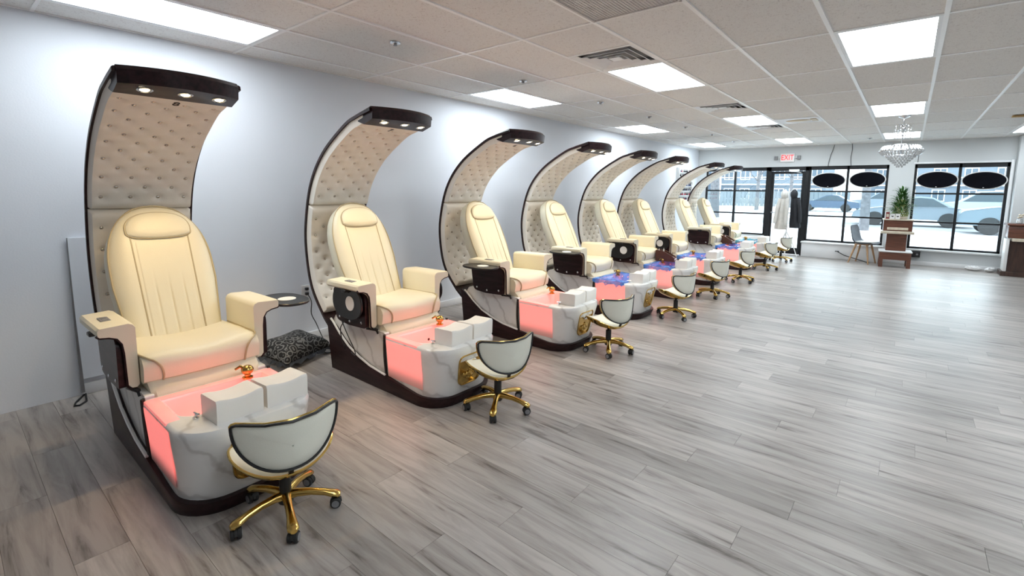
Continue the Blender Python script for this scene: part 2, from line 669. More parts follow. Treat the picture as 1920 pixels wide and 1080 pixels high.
PC = {}
for d, (a, b_, y0, y1) in vis:
    k = (round(b_ - a, 3), round(y1 - y0, 3))
    if k not in PC:
        g = G()
        w, l = (y1 - y0), (b_ - a)
        plank_g(g, -l / 2, l / 2, -w / 2, w / 2)
        me = g.mesh('plank', False)
        me.materials.append(M['plank'])
        PC[k] = me
    obj('plank', PC[k], None, fl, ((a + b_) / 2, (y0 + y1) / 2, random.uniform(-0.0004, 0.0)))
g = G()
for d, (a, b_, y0, y1) in rest:
    plank_g(g, a, b_, y0, y1)
o = obj('plank_field', g, 'plank', fl, smooth=False)
tag(o, kind='stuff')

# ceiling
ce = obj('ceiling', G().box(XW - 0.1, XR + 0.1, YB - 0.1, YF + 0.1, H + 0.06, H + 0.12), 'dark', smooth=False)
tag(ce, kind='structure')
ncol0, ncol1 = -1, 14
nrow0, nrow1 = -5, 10
LIGHTS = [(0, -1), (0, 2), (0, 5), (0, 8), (3, 2), (3, 5), (3, 8), (6, 2), (6, 5), (6, 8), (9, 8),
          (9, 2), (9, 5), (6, -1), (9, -1)]  # unseen panels, added in step with the grid to brighten the room
VENTS = [(3, 1), (3, 4), (3, 6)]       # half-tile diffusers
TC = {}


def tile(x0, x1, y0, y1):
    x0, x1 = max(x0, XW), min(x1, XR)
    y0, y1 = max(y0, YB), min(y1, YF)
    if x1 - x0 < 0.02 or y1 - y0 < 0.02:
        return
    k = (round(x1 - x0, 3), round(y1 - y0, 3))
    if k not in TC:
        g = G()
        w, l = x1 - x0, y1 - y0
        g.box(-w / 2 + 0.004, w / 2 - 0.004, -l / 2 + 0.004, l / 2 - 0.004, 0.004, 0.02)
        me = g.mesh('ceiling_tile', False)
        me.materials.append(M['tile'])
        TC[k] = me
    obj('ceiling_tile', TC[k], None, ce, ((x0 + x1) / 2, (y0 + y1) / 2, H + random.uniform(0, 0.002)))


half = {(3, 1): 'hi', (3, 4): 'lo', (3, 6): 'mid', (4, 0): 'hi', (4, 5): 'mid2'}
for c in range(ncol0, ncol1 + 1):
    for r in range(nrow0, nrow1 + 1):
        x0, y0 = GX0 + c * GP, GY0 + r * 2 * GP
        x1, y1 = x0 + GP, y0 + 2 * GP
        if (c, r) in LIGHTS:
            continue
        if (c, r) == (3, 1):
            tile(x0, x1, y0, y0 + GP)
        elif (c, r) == (3, 4):
            tile(x0, x1, y0 + GP, y1)
        elif (c, r) == (3, 6):
            tile(x0, x1, y0 + GP, y1)
        elif (c, r) == (4, 0):
            tile(x0, x1, y0, y0 + GP)
        elif (c, r) == (4, 5):
            tile(x0, x1, y0, y0 + GP)
        else:
            tile(x0, x1, y0, y1)
bw = 0.0135
for c in range(ncol0 + 1, ncol1 + 1):
    x = GX0 + c * GP
    if XW < x < XR:
        obj('grid_bar', G().box(x - bw, x + bw, YB, YF, H - 0.004, H + 0.03), 'grid', ce, smooth=False)
for r in range(nrow0, nrow1 + 1):
    y = GY0 + r * 2 * GP
    if YB < y < YF:
        obj('cross_bar', G().box(XW, XR, y - bw * 0.8, y + bw * 0.8, H - 0.0025, H + 0.028), 'grid', ce, smooth=False)
for (c, r, f) in ((3, 1, 1), (3, 4, 1), (3, 6, 1), (4, 0, 1), (4, 5, 1)):
    x = GX0 + c * GP
    y = GY0 + (r * 2 + f) * GP
    obj('cross_bar', G().box(x, x + GP, y - bw * 0.8, y + bw * 0.8, H - 0.0025, H + 0.028), 'grid', ce, smooth=False)
for nm, a in (('edge_angle', (XW, XW + 0.022, YB, YF)), ('edge_angle', (XW, XR, YF - 0.022, YF))):
    obj(nm, G().box(a[0], a[1], a[2], a[3], H - 0.003, H + 0.02), 'grid', ce, smooth=False)

# walls
tag(obj('wall_left', G().box(-0.12, 0, YB, YF + 0.12, 0, H + 0.06), 'wall', smooth=False), kind='structure')
tag(obj('wall_right', G().box(XR, XR + 0.12, YB, YF + 0.12, 0, H + 0.06), 'wall', smooth=False), kind='structure')
tag(obj('wall_back', G().box(-0.12, XR + 0.12, YB - 0.12, YB, 0, H + 0.06), 'wall', smooth=False), kind='structure')
W1 = (0.23, 1.74, 0.44, 2.15)
DR = (1.74, 2.62, 0.0, 2.15)
W2 = (2.62, 4.125, 0.37, 2.15)
W3 = (4.555, 5.985, 0.35, 2.15)
g = G()
T0, T1 = YF, YF + 0.15
g.box(-0.12, XR + 0.12, T0, T1, 2.15, H + 0.06)
g.box(0, W1[0], T0, T1, 0, 2.15)
g.box(W1[0], W1[1], T0, T1, 0, W1[2])
g.box(W2[0], W2[1], T0, T1, 0, W2[2])
g.box(W2[1], W3[0], T0, T1, 0, 2.15)
g.box(W3[0], W3[1], T0, T1, 0, W3[2])
g.box(W3[1], XR + 0.12, T0, T1, 0, 2.15)
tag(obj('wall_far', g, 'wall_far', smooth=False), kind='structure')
# heater ledge under windows and sill trims
tag(obj('trim_1', G().box(W1[0] - 0.2, W1[1] - 0.05, YF - 0.14, YF, 0, 0.40, 0.01, 2), 'base'), kind='structure')
tag(obj('trim_2', G().box(W2[0] - 0.02, W2[1] + 0.02, YF - 0.16, YF, 0, 0.33, 0.01, 2).box(W2[0] - 0.04, W2[1] + 0.03, YF - 0.19, YF, 0.33, 0.362, 0.008, 2), 'base'), kind='structure')
tag(obj('trim_3', G().box(W3[0] - 0.03, W3[1] + 0.03, YF - 0.07, YF + 0.02, 0.31, 0.348, 0.006, 2), 'base'), kind='structure')
tag(obj('trim_4', G().box(W3[1], W3[1] + 0.045, YF - 0.05, YF + 0.02, 0.30, 2.20, 0.006, 2).box(W3[0] - 0.02, W3[1] + 0.045, YF - 0.03, YF + 0.02, 2.15, 2.185, 0.006, 2), 'base'), kind='structure')
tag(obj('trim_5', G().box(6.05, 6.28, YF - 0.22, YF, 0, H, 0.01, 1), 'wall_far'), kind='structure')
tag(obj('baseboard_left', G().box(0, 0.014, 0.58, YF, 0, 0.085, 0.004, 2), 'base'), kind='structure')
tag(obj('baseboard_far', G().box(W2[1] + 0.03, 6.05, YF - 0.014, YF, 0, 0.085, 0.004, 2), 'base'), kind='structure')


def window(name, x0, x1, z0, z1, mull, rails, label):
    t = thing(name, None, None, ((x0 + x1) / 2, YF + 0.04, z0))
    tag(t, label, None, None, 'structure')
    cx = (x0 + x1) / 2
    L = lambda a: a - cx
    d0, d1 = -0.03, 0.05
    f = 0.045
    obj('head_rail', G().box(L(x0), L(x1), d0, d1, z1 - z0 - 0.085, z1 - z0, 0.004), 'metal_frame', t)
    obj('bottom_rail', G().box(L(x0), L(x1), d0, d1, 0, 0.04, 0.004), 'metal_frame', t)
    obj('side_post', G().box(L(x0), L(x0) + f, d0, d1, 0, z1 - z0, 0.004), 'metal_frame', t)
    obj('side_post', G().box(L(x1) - f, L(x1), d0, d1, 0, z1 - z0, 0.004), 'metal_frame', t)
    xs = [x0 + f] + list(mull) + [x1 - f]
    for q in mull:
        obj('mullion', G().box(L(q) - 0.024, L(q) + 0.024, d0, d1, 0, z1 - z0, 0.004), 'metal_frame', t)
    zs = [z0 + 0.04] + list(rails) + [z1 - 0.085]
    for a, b_ in zip(xs, xs[1:]):
        for q in rails:
            obj('glazing_bar', G().box(L(a), L(b_), d0 + 0.005, d1 - 0.005, q - z0 - 0.018, q - z0 + 0.018, 0.003), 'metal_frame', t)
        for c, e in zip(zs, zs[1:]):
            obj('pane', G().box(L(a) + 0.005, L(b_) - 0.005, 0.008, 0.012, c - z0, e - z0), 'pane', t, smooth=False)
    return t


window('window_1', *W1, [0.965], [1.56, 0.985], 'dark-framed window behind the farthest pedicure chairs, left of the door')
window('window_2', *W2, [3.386], [1.56, 0.975], 'dark-framed window between the door and the podium')
window('window_3', *W3, [5.275], [1.53, 0.93], 'dark-framed window right of the podium')
# door
t = thing('door_1', None, None, ((DR[0] + DR[1]) / 2, YF + 0.04, 0))
tag(t, 'glazed entrance door in a dark frame below the exit sign', kind='structure')
hw = (DR[1] - DR[0]) / 2
obj('door_frame', G().box(-hw, -hw + 0.075, -0.05, 0.07, 0, 2.15, 0.004).box(hw - 0.075, hw, -0.05, 0.07, 0, 2.15, 0.004).box(-hw, hw, -0.05, 0.07, 2.05, 2.15, 0.004), 'metal_frame', t)
obj('door_stile', G().box(-hw + 0.08, -hw + 0.14, -0.02, 0.03, 0.01, 2.04, 0.003), 'metal_frame', t)
obj('door_stile', G().box(hw - 0.14, hw - 0.08, -0.02, 0.03, 0.01, 2.04, 0.003), 'metal_frame', t)
obj('door_rail', G().box(-hw + 0.14, hw - 0.14, -0.02, 0.03, 1.98, 2.04, 0.003), 'metal_frame', t)
obj('door_rail', G().box(-hw + 0.14, hw - 0.14, -0.02, 0.03, 0.01, 0.17, 0.003), 'metal_frame', t)
obj('push_bar', G().tube([(-hw + 0.12, -0.06, 1.03), (hw - 0.12, -0.06, 1.03)], 0.014, 8), 'grey_metal', t)
obj('pane', G().box(-hw + 0.135, hw - 0.135, 0.002, 0.008, 0.16, 1.985), 'pane', t, smooth=False)
obj('door_closer', G().box(0.02, 0.24, -0.09, -0.04, 2.03, 2.085, 0.006).tube([(0.06, -0.09, 2.03), (0.2, -0.2, 2.02), (0.28, -0.06, 2.0)], 0.008, 6), 'white_metal', t)

# ------------------------------------------------------------------ ceiling fixtures
LL = {(0, -1): 'long lit ceiling panel above the nearest pedicure chair by the left wall',
      (0, 2): 'lit ceiling panel near the left wall above the second and third chairs',
      (0, 5): 'lit ceiling panel by the left wall above the middle of the chair row',
      (0, 8): 'farthest lit ceiling panel by the left wall, above the last chairs',
      (3, 2): 'lit ceiling panel touching the big square air diffuser',
      (3, 5): 'lit ceiling panel between the two far silver air diffusers',
      (3, 8): 'lit ceiling panel just in front of the exit sign',
      (6, 2): 'large lit ceiling panel at the upper right of the room',
      (6, 5): 'lit ceiling panel right in front of the chandelier',
      (6, 8): 'lit ceiling panel behind the chandelier near the far wall',
      (9, 8): 'lit ceiling panel at the far right edge above the counter'}
for (c, r) in LIGHTS:
    x0, y0 = GX0 + c * GP, GY0 + r * 2 * GP
    lab = LL.get((c, r), 'unseen ceiling panel added beyond the visible grid to light the room')
    t = thing('ceiling_light', lab, 'ceiling light', (x0 + GP / 2, y0 + GP, H), 0, 'fluorescent ceiling panels')
    w, l = GP / 2 - 0.012, GP - 0.012
    part('lamp_frame', 'lframe', lambda: G().box(-w, -w + 0.025, -l, l, -0.003, 0.05).box(w - 0.025, w, -l, l, -0.003, 0.05).box(-w, w, -l, -l + 0.025, -0.003, 0.05).box(-w, w, l - 0.025, l, -0.003, 0.05), 'white_metal', t, smooth=False)
    part('diffuser', 'ldiff', lambda: G().box(-w + 0.025, w - 0.025, -l + 0.025, l - 0.025, 0.004, 0.012), 'diffuser', t, smooth=False)
    part('lamp_housing', 'lhous', lambda: G().box(-w + 0.02, w - 0.02, -l + 0.02, l - 0.02, 0.03, 0.055), 'white_metal', t, smooth=False)


def vent(x0, y0, lab, m_):
    t = thing('ceiling_vent', lab, 'air vent', (x0 + GP / 2, y0 + GP / 2, H), 0, 'square ceiling air diffusers')
    part('vent_back', 'vback', lambda: G().box(-0.29, 0.29, -0.29, 0.29, 0.040, 0.05), 'greyplastic', t, smooth=False)

    def ring(a, w, z, h):
        g = G()
        rs = []
        for (q, zz) in ((a, z), (a, z + 0.004), (a - w, z + h), (a - w, z + h - 0.006)):
            rs.append([(-q, -q, zz), (q, -q, zz), (q, q, zz), (-q, q, zz)])
        return g.rings(rs, loop=True)
    part('vent_frame', 'vf', lambda: ring(0.295, 0.05, -0.004, 0.02), m_, t, smooth=False)
    for i, a in enumerate((0.225, 0.165, 0.105)):
        part('louvre', 'vl%d' % i, lambda a=a: ring(a, 0.030, -0.008, 0.022), m_, t, smooth=False)
    part('vent_core', 'vc', lambda: G().box(-0.05, 0.05, -0.05, 0.05, -0.002, 0.006, 0.002), m_, t)


vent(GX0 + 3 * GP, GY0 + 3 * GP, 'square air diffuser with nested louvres beside the nearest middle light panel', 'white_metal')
vent(GX0 + 3 * GP, GY0 + 8 * GP, 'square silver air diffuser in the middle of the ceiling, second from camera', 'white_metal')
vent(GX0 + 3 * GP, GY0 + 12 * GP, 'farthest square air diffuser, behind the middle light panel', 'white_metal')
# return grille
x0, y0 = GX0 + 4 * GP, GY0 + GP
t = thing('return_grille', 'grey perforated return air grille at the top edge of the ceiling', 'air vent', (x0 + GP / 2, y0 + GP / 2, H))
obj('grille_back', G().box(-0.29, 0.29, -0.29, 0.29, 0.012, 0.03), 'dark', t, smooth=False)
g = G()
for i in range(29):
    q = -0.285 + i * 0.0204
    g.box(q - 0.006, q + 0.006, -0.29, 0.29, -0.001, 0.008)
    g.box(-0.29, 0.29, q - 0.006, q + 0.006, 0.000, 0.007)
tag(obj('grille_mesh', g, 'grille', t, smooth=False), kind='stuff')
obj('grille_frame', G().box(-0.3, 0.3, -0.3, -0.285, -0.005, 0.01).box(-0.3, 0.3, 0.285, 0.3, -0.005, 0.01).box(-0.3, -0.285, -0.3, 0.3, -0.005, 0.01).box(0.285, 0.3, -0.3, 0.3, -0.005, 0.01), 'grille', t, smooth=False)
# slot fixture
x0, y0 = GX0 + 4 * GP, GY0 + 10 * GP + 0.5
t = thing('slot_fixture', 'white rectangular ceiling fixture with a dark slot beside the middle light panels', 'ceiling fixture', (GX0 + 4.5 * GP, GY0 + 11.5 * GP, H))
obj('fixture_plate', G().box(-0.295, 0.295, -0.295, 0.295, -0.008, 0.03, 0.004), 'base', t)
obj('slot', G().lathe([(0.001, -0.012), (0.15, -0.012), (0.16, -0.007)], 20), 'brass_strip', t).scale = (1.15, 0.8, 1)
obj('socket_plate', G().box(0.17, 0.25, -0.13, 0.13, -0.014, -0.006, 0.003), 'brass_strip', t)
# sprinklers
SP = [(1.343, 2.402), (1.322, 4.036), (1.366, 5.582), (1.366, 7.072), (1.395, 8.524), (1.42, 9.918), (1.402, 11.503)]
ORD = ['nearest', 'second', 'third', 'fourth', 'fifth', 'sixth', 'farthest']
for i, (x, y) in enumerate(SP):
    t = thing('sprinkler_head', 'chrome sprinkler head over the chair row, %s %s' % (ORD[i], 'to the camera' if i == 0 else 'from the camera'), 'sprinkler', (x, y, H), 0, 'sprinklers over the chairs')
    part('escutcheon', 'sp1', lambda: G().lathe([(0.001, 0.0), (0.042, 0.0), (0.040, -0.006), (0.024, -0.010), (0.018, -0.004), (0.001, -0.004)], 20), 'chrome', t)
    part('nozzle', 'sp2', lambda: G().lathe([(0.010, -0.004), (0.012, -0.010), (0.006, -0.013), (0.004, -0.020), (0.017, -0.021), (0.017, -0.023), (0.001, -0.024)], 12).tube([(0.011, 0, -0.006), (0.015, 0, -0.015), (0.003, 0, -0.021)], 0.002, 5).tube([(-0.011, 0, -0.006), (-0.015, 0, -0.015), (-0.003, 0, -0.021)], 0.002, 5), 'grey_metal', t)
t = thing('sprinkler_head', 'chrome sprinkler head by the far wall left of the chandelier', 'sprinkler', (3.794, 12.349, H))
part('escutcheon', 'sp1', None, 'chrome', t)
part('nozzle', 'sp2', None, 'grey_metal', t)
# brass strip at right
t = tag(obj('brass_rail', G().box(-0.045, 0.3, -0.05, 0.05, -0.03, -0.004, 0.004), 'brass_strip', None, (5.60, 9.97, H)), 'short brass coloured strip on the ceiling at the right edge', 'ceiling strip')
t.location.z = H

# ------------------------------------------------------------------ pedicure chairs
CANOPY = [(1.47, 2.10), (1.29, 2.062), (1.115, 2.005), (0.783, 1.807), (0.561, 1.547), (0.449, 1.2), (0.445, 0.915), (0.517, 0.638), (0.685, 0.427), (0.80, 0.33)]
ARC = spline([(a, 0, b_) for a, b_ in CANOPY], 120)
NRM = []
for i in range(len(ARC)):
    t = (ARC[min(i + 1, 120)] - ARC[max(i - 1, 0)]).normalized()
    n = Vector((-t.z, 0, t.x))
    if n.dot(Vector((1.25, 0, 1.15)) - ARC[i]) < 0:
        n = -n
    NRM.append(n)
CW = 0.295
XO = 1.40
iseam = min(range(121), key=lambda i: abs(ARC[i].z - 1.367))
ilow = min(range(60, 121), key=lambda i: abs(ARC[i].z - 0.42))
ibar = 8


def arc_at(f):
    f = max(0.0, min(119.999, f))
    k = int(f)
    u = f - k
    return ARC[k].lerp(ARC[k + 1], u), (NRM[k].lerp(NRM[k + 1], u)).normalized()


def off(v):
    return Vector((v.x - XO, v.y, v.z))


def shell_build():
    rs = []
    for i in range(0, 121, 2):
        p, n = ARC[i], NRM[i]
        th = 0.028
        rs.append([off(p + n * th + Vector((0, -CW, 0))), off(p + n * 0.006 + Vector((0, -CW, 0))), off(p + Vector((0, -CW + 0.008, 0))), off(p + Vector((0, CW - 0.008, 0))), off(p + n * 0.006 + Vector((0, CW, 0))), off(p + n * th + Vector((0, CW, 0)))])
    return G().rings(rs)


def arc_len(i0, i1):
    return sum((ARC[i + 1] - ARC[i]).length for i in range(i0, i1))


def button_spots(i0, i1, m0, m1):
    """list of (arc index float, y)"""
    L = arc_len(i0, i1)
    out = []
    s = m0
    k = 0
    cum = [0]
    for i in range(i0, i1):
        cum.append(cum[-1] + (ARC[i + 1] - ARC[i]).length)
    while s < L - m1:
        j = max(q for q in range(len(cum)) if cum[q] <= s)
        f = i0 + j + ((s - cum[j]) / (cum[j + 1] - cum[j]) if j + 1 < len(cum) else 0)
        ys = (-0.225, -0.075, 0.075, 0.225) if k % 2 == 0 else (-0.15, 0.0, 0.15)
        for yy in ys:
            out.append((f, yy))
        s += 0.078
        k += 1
    return out


SP_UP = button_spots(ibar, iseam, 0.14, 0.07)
SP_LO = button_spots(iseam, ilow, 0.12, 0.05)


def pad_build(i0, i1, spots, nu):
    g = G()
    W_ = CW - 0.012

    pos = [(arc_at(f)[0] + Vector((0, yy, 0))) for f, yy in spots]

    def fn(u, v):
        f = i0 + (i1 - i0) * u
        p, n = arc_at(f)
        yy = -W_ + 2 * W_ * v
        e = min(u * (i1 - i0) / 2.0, (1 - u) * (i1 - i0) / 2.0, v * 26, (1 - v) * 26, 1.0)
        h = 0.026 + 0.056 * math.sqrt(max(0, 1 - (1 - e) ** 2))
        q = p + Vector((0, yy, 0))
        for c in pos:
            d2 = (c - q).length_squared
            if d2 < 0.01:
                h -= 0.018 * math.exp(-d2 / 0.0006)
        return off(q + n * h)
    return g.grid(fn, nu, 40)


def stud_build():
    return G().lathe([(0.001, 0.009), (0.007, 0.0075), (0.0115, 0.003), (0.013, -0.003), (0.001, -0.004)], 10)


def studs_joined(spots):
    g = G()
    for f, yy in spots:
        p, n = arc_at(f)
        c = off(p + n * 0.067 + Vector((0, yy, 0)))
        g.lathe([(0.001, 0.009), (0.007, 0.0075), (0.0115, 0.003), (0.013, -0.003)], 7, c, n)
    return g


BARW = 0.278


def bar_build():
    rs = []
    for i in range(15):
        yy = -BARW + 2 * BARW * i / 14
        b_ = 0.085 * (1 - (yy / BARW) ** 2)
        rs.append([off(Vector(q)) for q in ((1.465 + b_, yy, 2.108), (1.488 + b_, yy, 2.085), (1.480 + b_, yy, 2.018), (1.375, yy, 1.985), (1.30, yy, 2.01), (1.27, yy, 2.062))])
    return G().rings(rs)


SPOTN = Vector((0.38, 0, -1)).normalized()


def spot_pos(yy):
    b_ = 0.085 * (1 - (yy / BARW) ** 2)
    a = Vector((1.480 + b_, yy, 2.018))
    c = Vector((1.375, yy, 1.985))
    return a.lerp(c, 0.42)


def spot_n(yy):
    b_ = 0.085 * (1 - (yy / BARW) ** 2)
    d = Vector((1.480 + b_ - 1.375, 0, 0.033)).normalized()
    return Vector((d.z, 0, -d.x))


# backrest frame
BB = Vector((1.10, 0, 0.50))
BA = Vector((-0.43, 0, 0.905)).normalized()
BN = Vector((BA.z, 0, -BA.x))
BL = 0.965


def bw_at(t):
    w = 0.235 + 0.045 * min(1, t / 0.45)
    if t > 0.56:
        w *= max(0.0, 1 - ((t - 0.56) / 0.44) ** 2.25) ** 0.5
    return max(w, 0.004)


def bpt(t, yy, d):
    return off(BB + BA * (t * BL) + BN * d + Vector((0, yy, 0)))


def back_build():
    rs = []
    ts = [i / 20 * 0.9 for i in range(21)] + [0.93, 0.955, 0.975, 0.988, 0.996, 1.0]
    for t in ts:
        w = bw_at(t)
        th = 0.085 * (1 if t < 0.9 else max(0.25, (1 - ((t - 0.9) / 0.1) ** 2) ** 0.5))
        ring = []
        for q in range(28):
            a = 2 * math.pi * q / 28
            c, s = math.cos(a), math.sin(a)
            yy = w * math.copysign(abs(c) ** 0.5, c)
            d = th * math.copysign(abs(s) ** 0.6, s)
            # side bolsters stand proud of the middle
            if d > 0:
                d += 0.016 * math.exp(-((abs(yy) - 0.19) / 0.06) ** 2) * min(1, (1 - t) * 6)
            ring.append(bpt(t, yy, d))
        rs.append(ring)
    return G().rings(rs)


def panel_build():
    g = G()

    def hw_(t):
        return 0.140 + 0.014 * t

    def fn(u, v):
        t = 0.03 + 0.735 * u
        yy = hw_(t) * (2 * v - 1)
        e = min(1, min(v, 1 - v) * 14, min(u, 1 - u) * 18)
        pl = 0.0
        if t < 0.52:
            pl = -0.007 * max(0, math.cos(v * 2 * math.pi * 4)) ** 10 * min(1, (0.52 - t) * 5)
        return bpt(t, yy, 0.080 + 0.012 * e + pl)
    return g.grid(fn, 26, 64)


def hr_out(n=40):
    pts = []
    for i in range(n):
        a = 2 * math.pi * i / n
        c, s = math.cos(a), math.sin(a)
        yy = 0.172 * math.copysign(abs(c) ** 0.85, c)
        tt = 0.805 + (0.118 * abs(s) ** 0.9 if s > 0 else -0.062 * abs(s) ** 0.45)
        pts.append((tt, yy))
    return pts


def headrest_build():
    g = G()
    o_ = hr_out()
    c = (0.825, 0.0)
    rs = []
    for s, h in ((0.97, 0.070), (1.0, 0.090), (0.975, 0.104), (0.90, 0.112), (0.6, 0.118), (0.3, 0.120), (0.02, 0.120)):
        rs.append([bpt(c[0] + (p[0] - c[0]) * s, c[1] + (p[1] - c[1]) * s, h) for p in o_])
    return g.rings(rs)


def back_piping_build():
    g = G()
    pts = []
    for i in range(0, 41):
        t = i / 40 * 0.965
        pts.append(bpt(t, -bw_at(t) * 0.985 + 0.004, 0.055))
    top = bpt(0.992, 0, 0.05)
    pts2 = []
    for i in range(40, -1, -1):
        t = i / 40 * 0.965
        pts2.append(bpt(t, bw_at(t) * 0.985 - 0.004, 0.055))
    return g.tube(pts + [bpt(0.985, -0.05, 0.052), top, bpt(0.985, 0.05, 0.052)] + pts2, 0.005, 6)


def seat_z(x, y):
    return 0.622 + 0.018 * math.cos(min(1, abs(y) / 0.285) * math.pi) * -1 * 0.5 + 0.012 * (x - 1.25)


def seat_build():
    prof = []
    # closed profile in xz (rear bottom -> front bottom -> front -> top -> rear)
    def P(y, k):
        e = 1 - abs(y / 0.285) ** 8
        top = 0.646 - 0.010 * math.cos(math.pi * y / 0.285) - 0.02 * (1 - e)
        fx = 1.568 + 0.018 * math.cos(math.pi * y / 0.57)
        return [(1.0, 0.48), (fx - 0.03, 0.492), (fx - 0.012, 0.503), (fx - 0.004, 0.535), (fx, 0.575), (fx - 0.006, top - 0.04), (fx - 0.028, top - 0.016), (fx - 0.07, top - 0.003), (1.3, top - 0.006), (1.0, top - 0.02)]
    rs = []
    for i in range(25):
        y = -0.285 + 0.57 * i / 24
        rs.append([off(Vector((a, y, b_))) for a, b_ in P(y, i)])
    return G().rings(rs)


def seat_piping(s):
    pts = [(1.08, s * 0.288, 0.626), (1.30, s * 0.288, 0.631), (1.46, s * 0.287, 0.636), (1.522, s * 0.282, 0.636), (1.556, s * 0.262, 0.626), (1.572, s * 0.235, 0.608), (1.581, s * 0.212, 0.574), (1.578, s * 0.203, 0.535), (1.562, s * 0.202, 0.497)]
    return G().tube([off(v) for v in spline(pts, 36)], 0.0055, 6)


def apron_build():
    rs = []
    for z, fx, w in ((0.40, 1.618, 0.262), (0.437, 1.616, 0.266), (0.465, 1.60, 0.268), (0.50, 1.556, 0.27)):
        rs.append([off(Vector(q)) for q in ((1.0, -w, z), (fx - 0.02, -w, z), (fx, -w + 0.02, z), (fx, w - 0.02, z), (fx - 0.02, w, z), (1.0, w, z))])
    return G().rings(rs)


ARM = [(0.288, 0.475), (0.300, 0.462), (0.322, 0.462), (0.336, 0.480), (0.340, 0.66), (0.346, 0.712), (0.364, 0.742), (0.395, 0.755), (0.434, 0.760), (0.445, 0.772), (0.446, 0.798), (0.436, 0.810), (0.318, 0.816), (0.298, 0.807), (0.288, 0.788)]


def arm_build(s):
    g = G()
    rs = []
    for x, k in ((1.06, 0.95), (1.072, 0.99), (1.25, 1.0), (1.47, 1.0), (1.488, 0.99), (1.497, 0.96)):
        cy, cz = 0.345, 0.72
        # the top slopes a little down towards the rear
        dz = -0.012 * (1.5 - x)
        rs.append([off(Vector((x, s * (cy + (p[0] - cy) * k), cz + (p[1] - cz) * k + dz))) for p in ARM])
    return g.rings(rs)


def arm_edge_build(s):
    g = G()
    pts = [off(Vector((1.492, s * (p[0] + (0.003 if p[0] > 0.33 else 0)), p[1] + 0.0))) for p in ARM[2:10]]
    return g.tube(pts, 0.0065, 6)


def rounded(poly_r, n=6):
    """poly_r: (x,y,r) -> rounded polygon"""
    out = []
    k = len(poly_r)
    for i in range(k):
        p = Vector(poly_r[i][:2])
        a = Vector(poly_r[i - 1][:2])
        b_ = Vector(poly_r[(i + 1) % k][:2])
        r = poly_r[i][2]
        if r <= 0:
            out.append((p.x, p.y))
            continue
        d1 = (a - p).normalized()
        d2 = (b_ - p).normalized()
        s, e = p + d1 * r, p + d2 * r
        for q in range(n + 1):
            u = q / n
            v = s * (1 - u) ** 2 + p * 2 * u * (1 - u) + e * u * u
            out.append((v.x, v.y))
    return out


PANEL = rounded([(1.03, 0.735, 0.05), (1.07, 0.475, 0.05), (1.24, 0.458, 0.0), (1.468, 0.468, 0.02), (1.475, 0.735, 0.07)])


def panel_side_build(s):
    return G().prism(PANEL, lambda p, t: off(Vector((p[0], s * t, p[1]))), 0.338, 0.372)


def bolt_build(s):
    return G().lathe([(0.011, 0.0), (0.011, 0.004), (0.006, 0.007), (0.001, 0.007)], 8, (0, 0, 0), (0, s, 0))


def ellipse(a, b_, n=36, e=1.0):
    out = []
    for i in range(n):
        t = 2 * math.pi * i / n
        c, s = math.cos(t), math.sin(t)
        out.append((a * math.copysign(abs(c) ** e, c), b_ * math.copysign(abs(s) ** e, s)))
    return out


TR = ellipse(0.20, 0.128, 36, 0.85)


def tray_build():
    g = G()
    return g.rings([[(p[0] * k, p[1] * k, z) for p in TR] for k, z in ((0.97, 0.0), (1.0, 0.005), (1.0, 0.014), (0.975, 0.018), (0.93, 0.0165), (0.05, 0.016))])


def ring_build():
    return G().lathe([(0.040, 0.016), (0.055, 0.016), (0.057, 0.021), (0.052, 0.023), (0.043, 0.021)], 24).lathe([(0.001, 0.0172), (0.042, 0.0175), (0.040, 0.019), (0.001, 0.0185)], 20)


def bracket_build(s):
    g = G()
    g.box(1.27 - XO, 1.33 - XO, min(s * 0.37, s * 0.45), max(s * 0.37, s * 0.45), 0.735, 0.755, 0.004)
    g.tube([(1.30 - XO, s * 0.37, 0.72), (1.30 - XO, s * 0.42, 0.742)], 0.012, 8)
    return g


# base outlines
def plan(hw_, xf, r, xr, n=8):
    """open outline from rear-left round the front to rear-right"""
    pts = [(xr, -hw_)]
    m_ = 10
    for i in range(1, m_):
        pts.append((xr + (xf - r - xr) * i / m_, -hw_))
    for i in range(n + 1):
        a = math.pi / 2 * i / n
        pts.append((xf - r + r * math.sin(a), -hw_ + r - r * math.cos(a)))
    q = [(x, -y) for x, y in reversed(pts)]
    return pts + q


def skirt_top(x):
    T = [(0.80, 0.44), (0.886, 0.425), (1.0, 0.33), (1.134, 0.245), (1.28, 0.19), (1.427, 0.152), (1.728, 0.115), (1.95, 0.085), (2.3, 0.068)]
    for (a, h0), (b_, h1) in zip(T, T[1:]):
        if a <= x <= b_:
            return h0 + (h1 - h0) * (x - a) / (b_ - a)
    return T[0][1] if x < T[0][0] else T[-1][1]


def skirt_build():
    o0 = plan(0.308, 2.170, 0.20, 0.86)
    o1 = plan(0.322, 2.215, 0.20, 0.83)
    rs = []
    for (a, b_) in zip(o0, o1):
        h = skirt_top(b_[0])
        k = h / 0.12 if h < 0.12 else 1.0
        top = (a[0] + (b_[0] - a[0]) * k, a[1] + (b_[1] - a[1]) * k)
        cx = 1.5
        ins = (top[0] - 0.03 * (1 if top[0] > 1.9 else 0), top[1] * 0.90)
        rs.append([off(Vector((a[0], a[1], 0.0))), off(Vector((top[0], top[1], h - 0.012))), off(Vector((top[0] * 0.998 + 0.003, top[1] * 0.985, h))), off(Vector((ins[0], ins[1], h))), off(Vector((ins[0], ins[1], 0.0)))])
    g = G()
    g.rings(rs)
    # rear board
    g.box(0.845 - XO, 0.88 - XO, -0.30, 0.30, 0.0, 0.42)
    return g


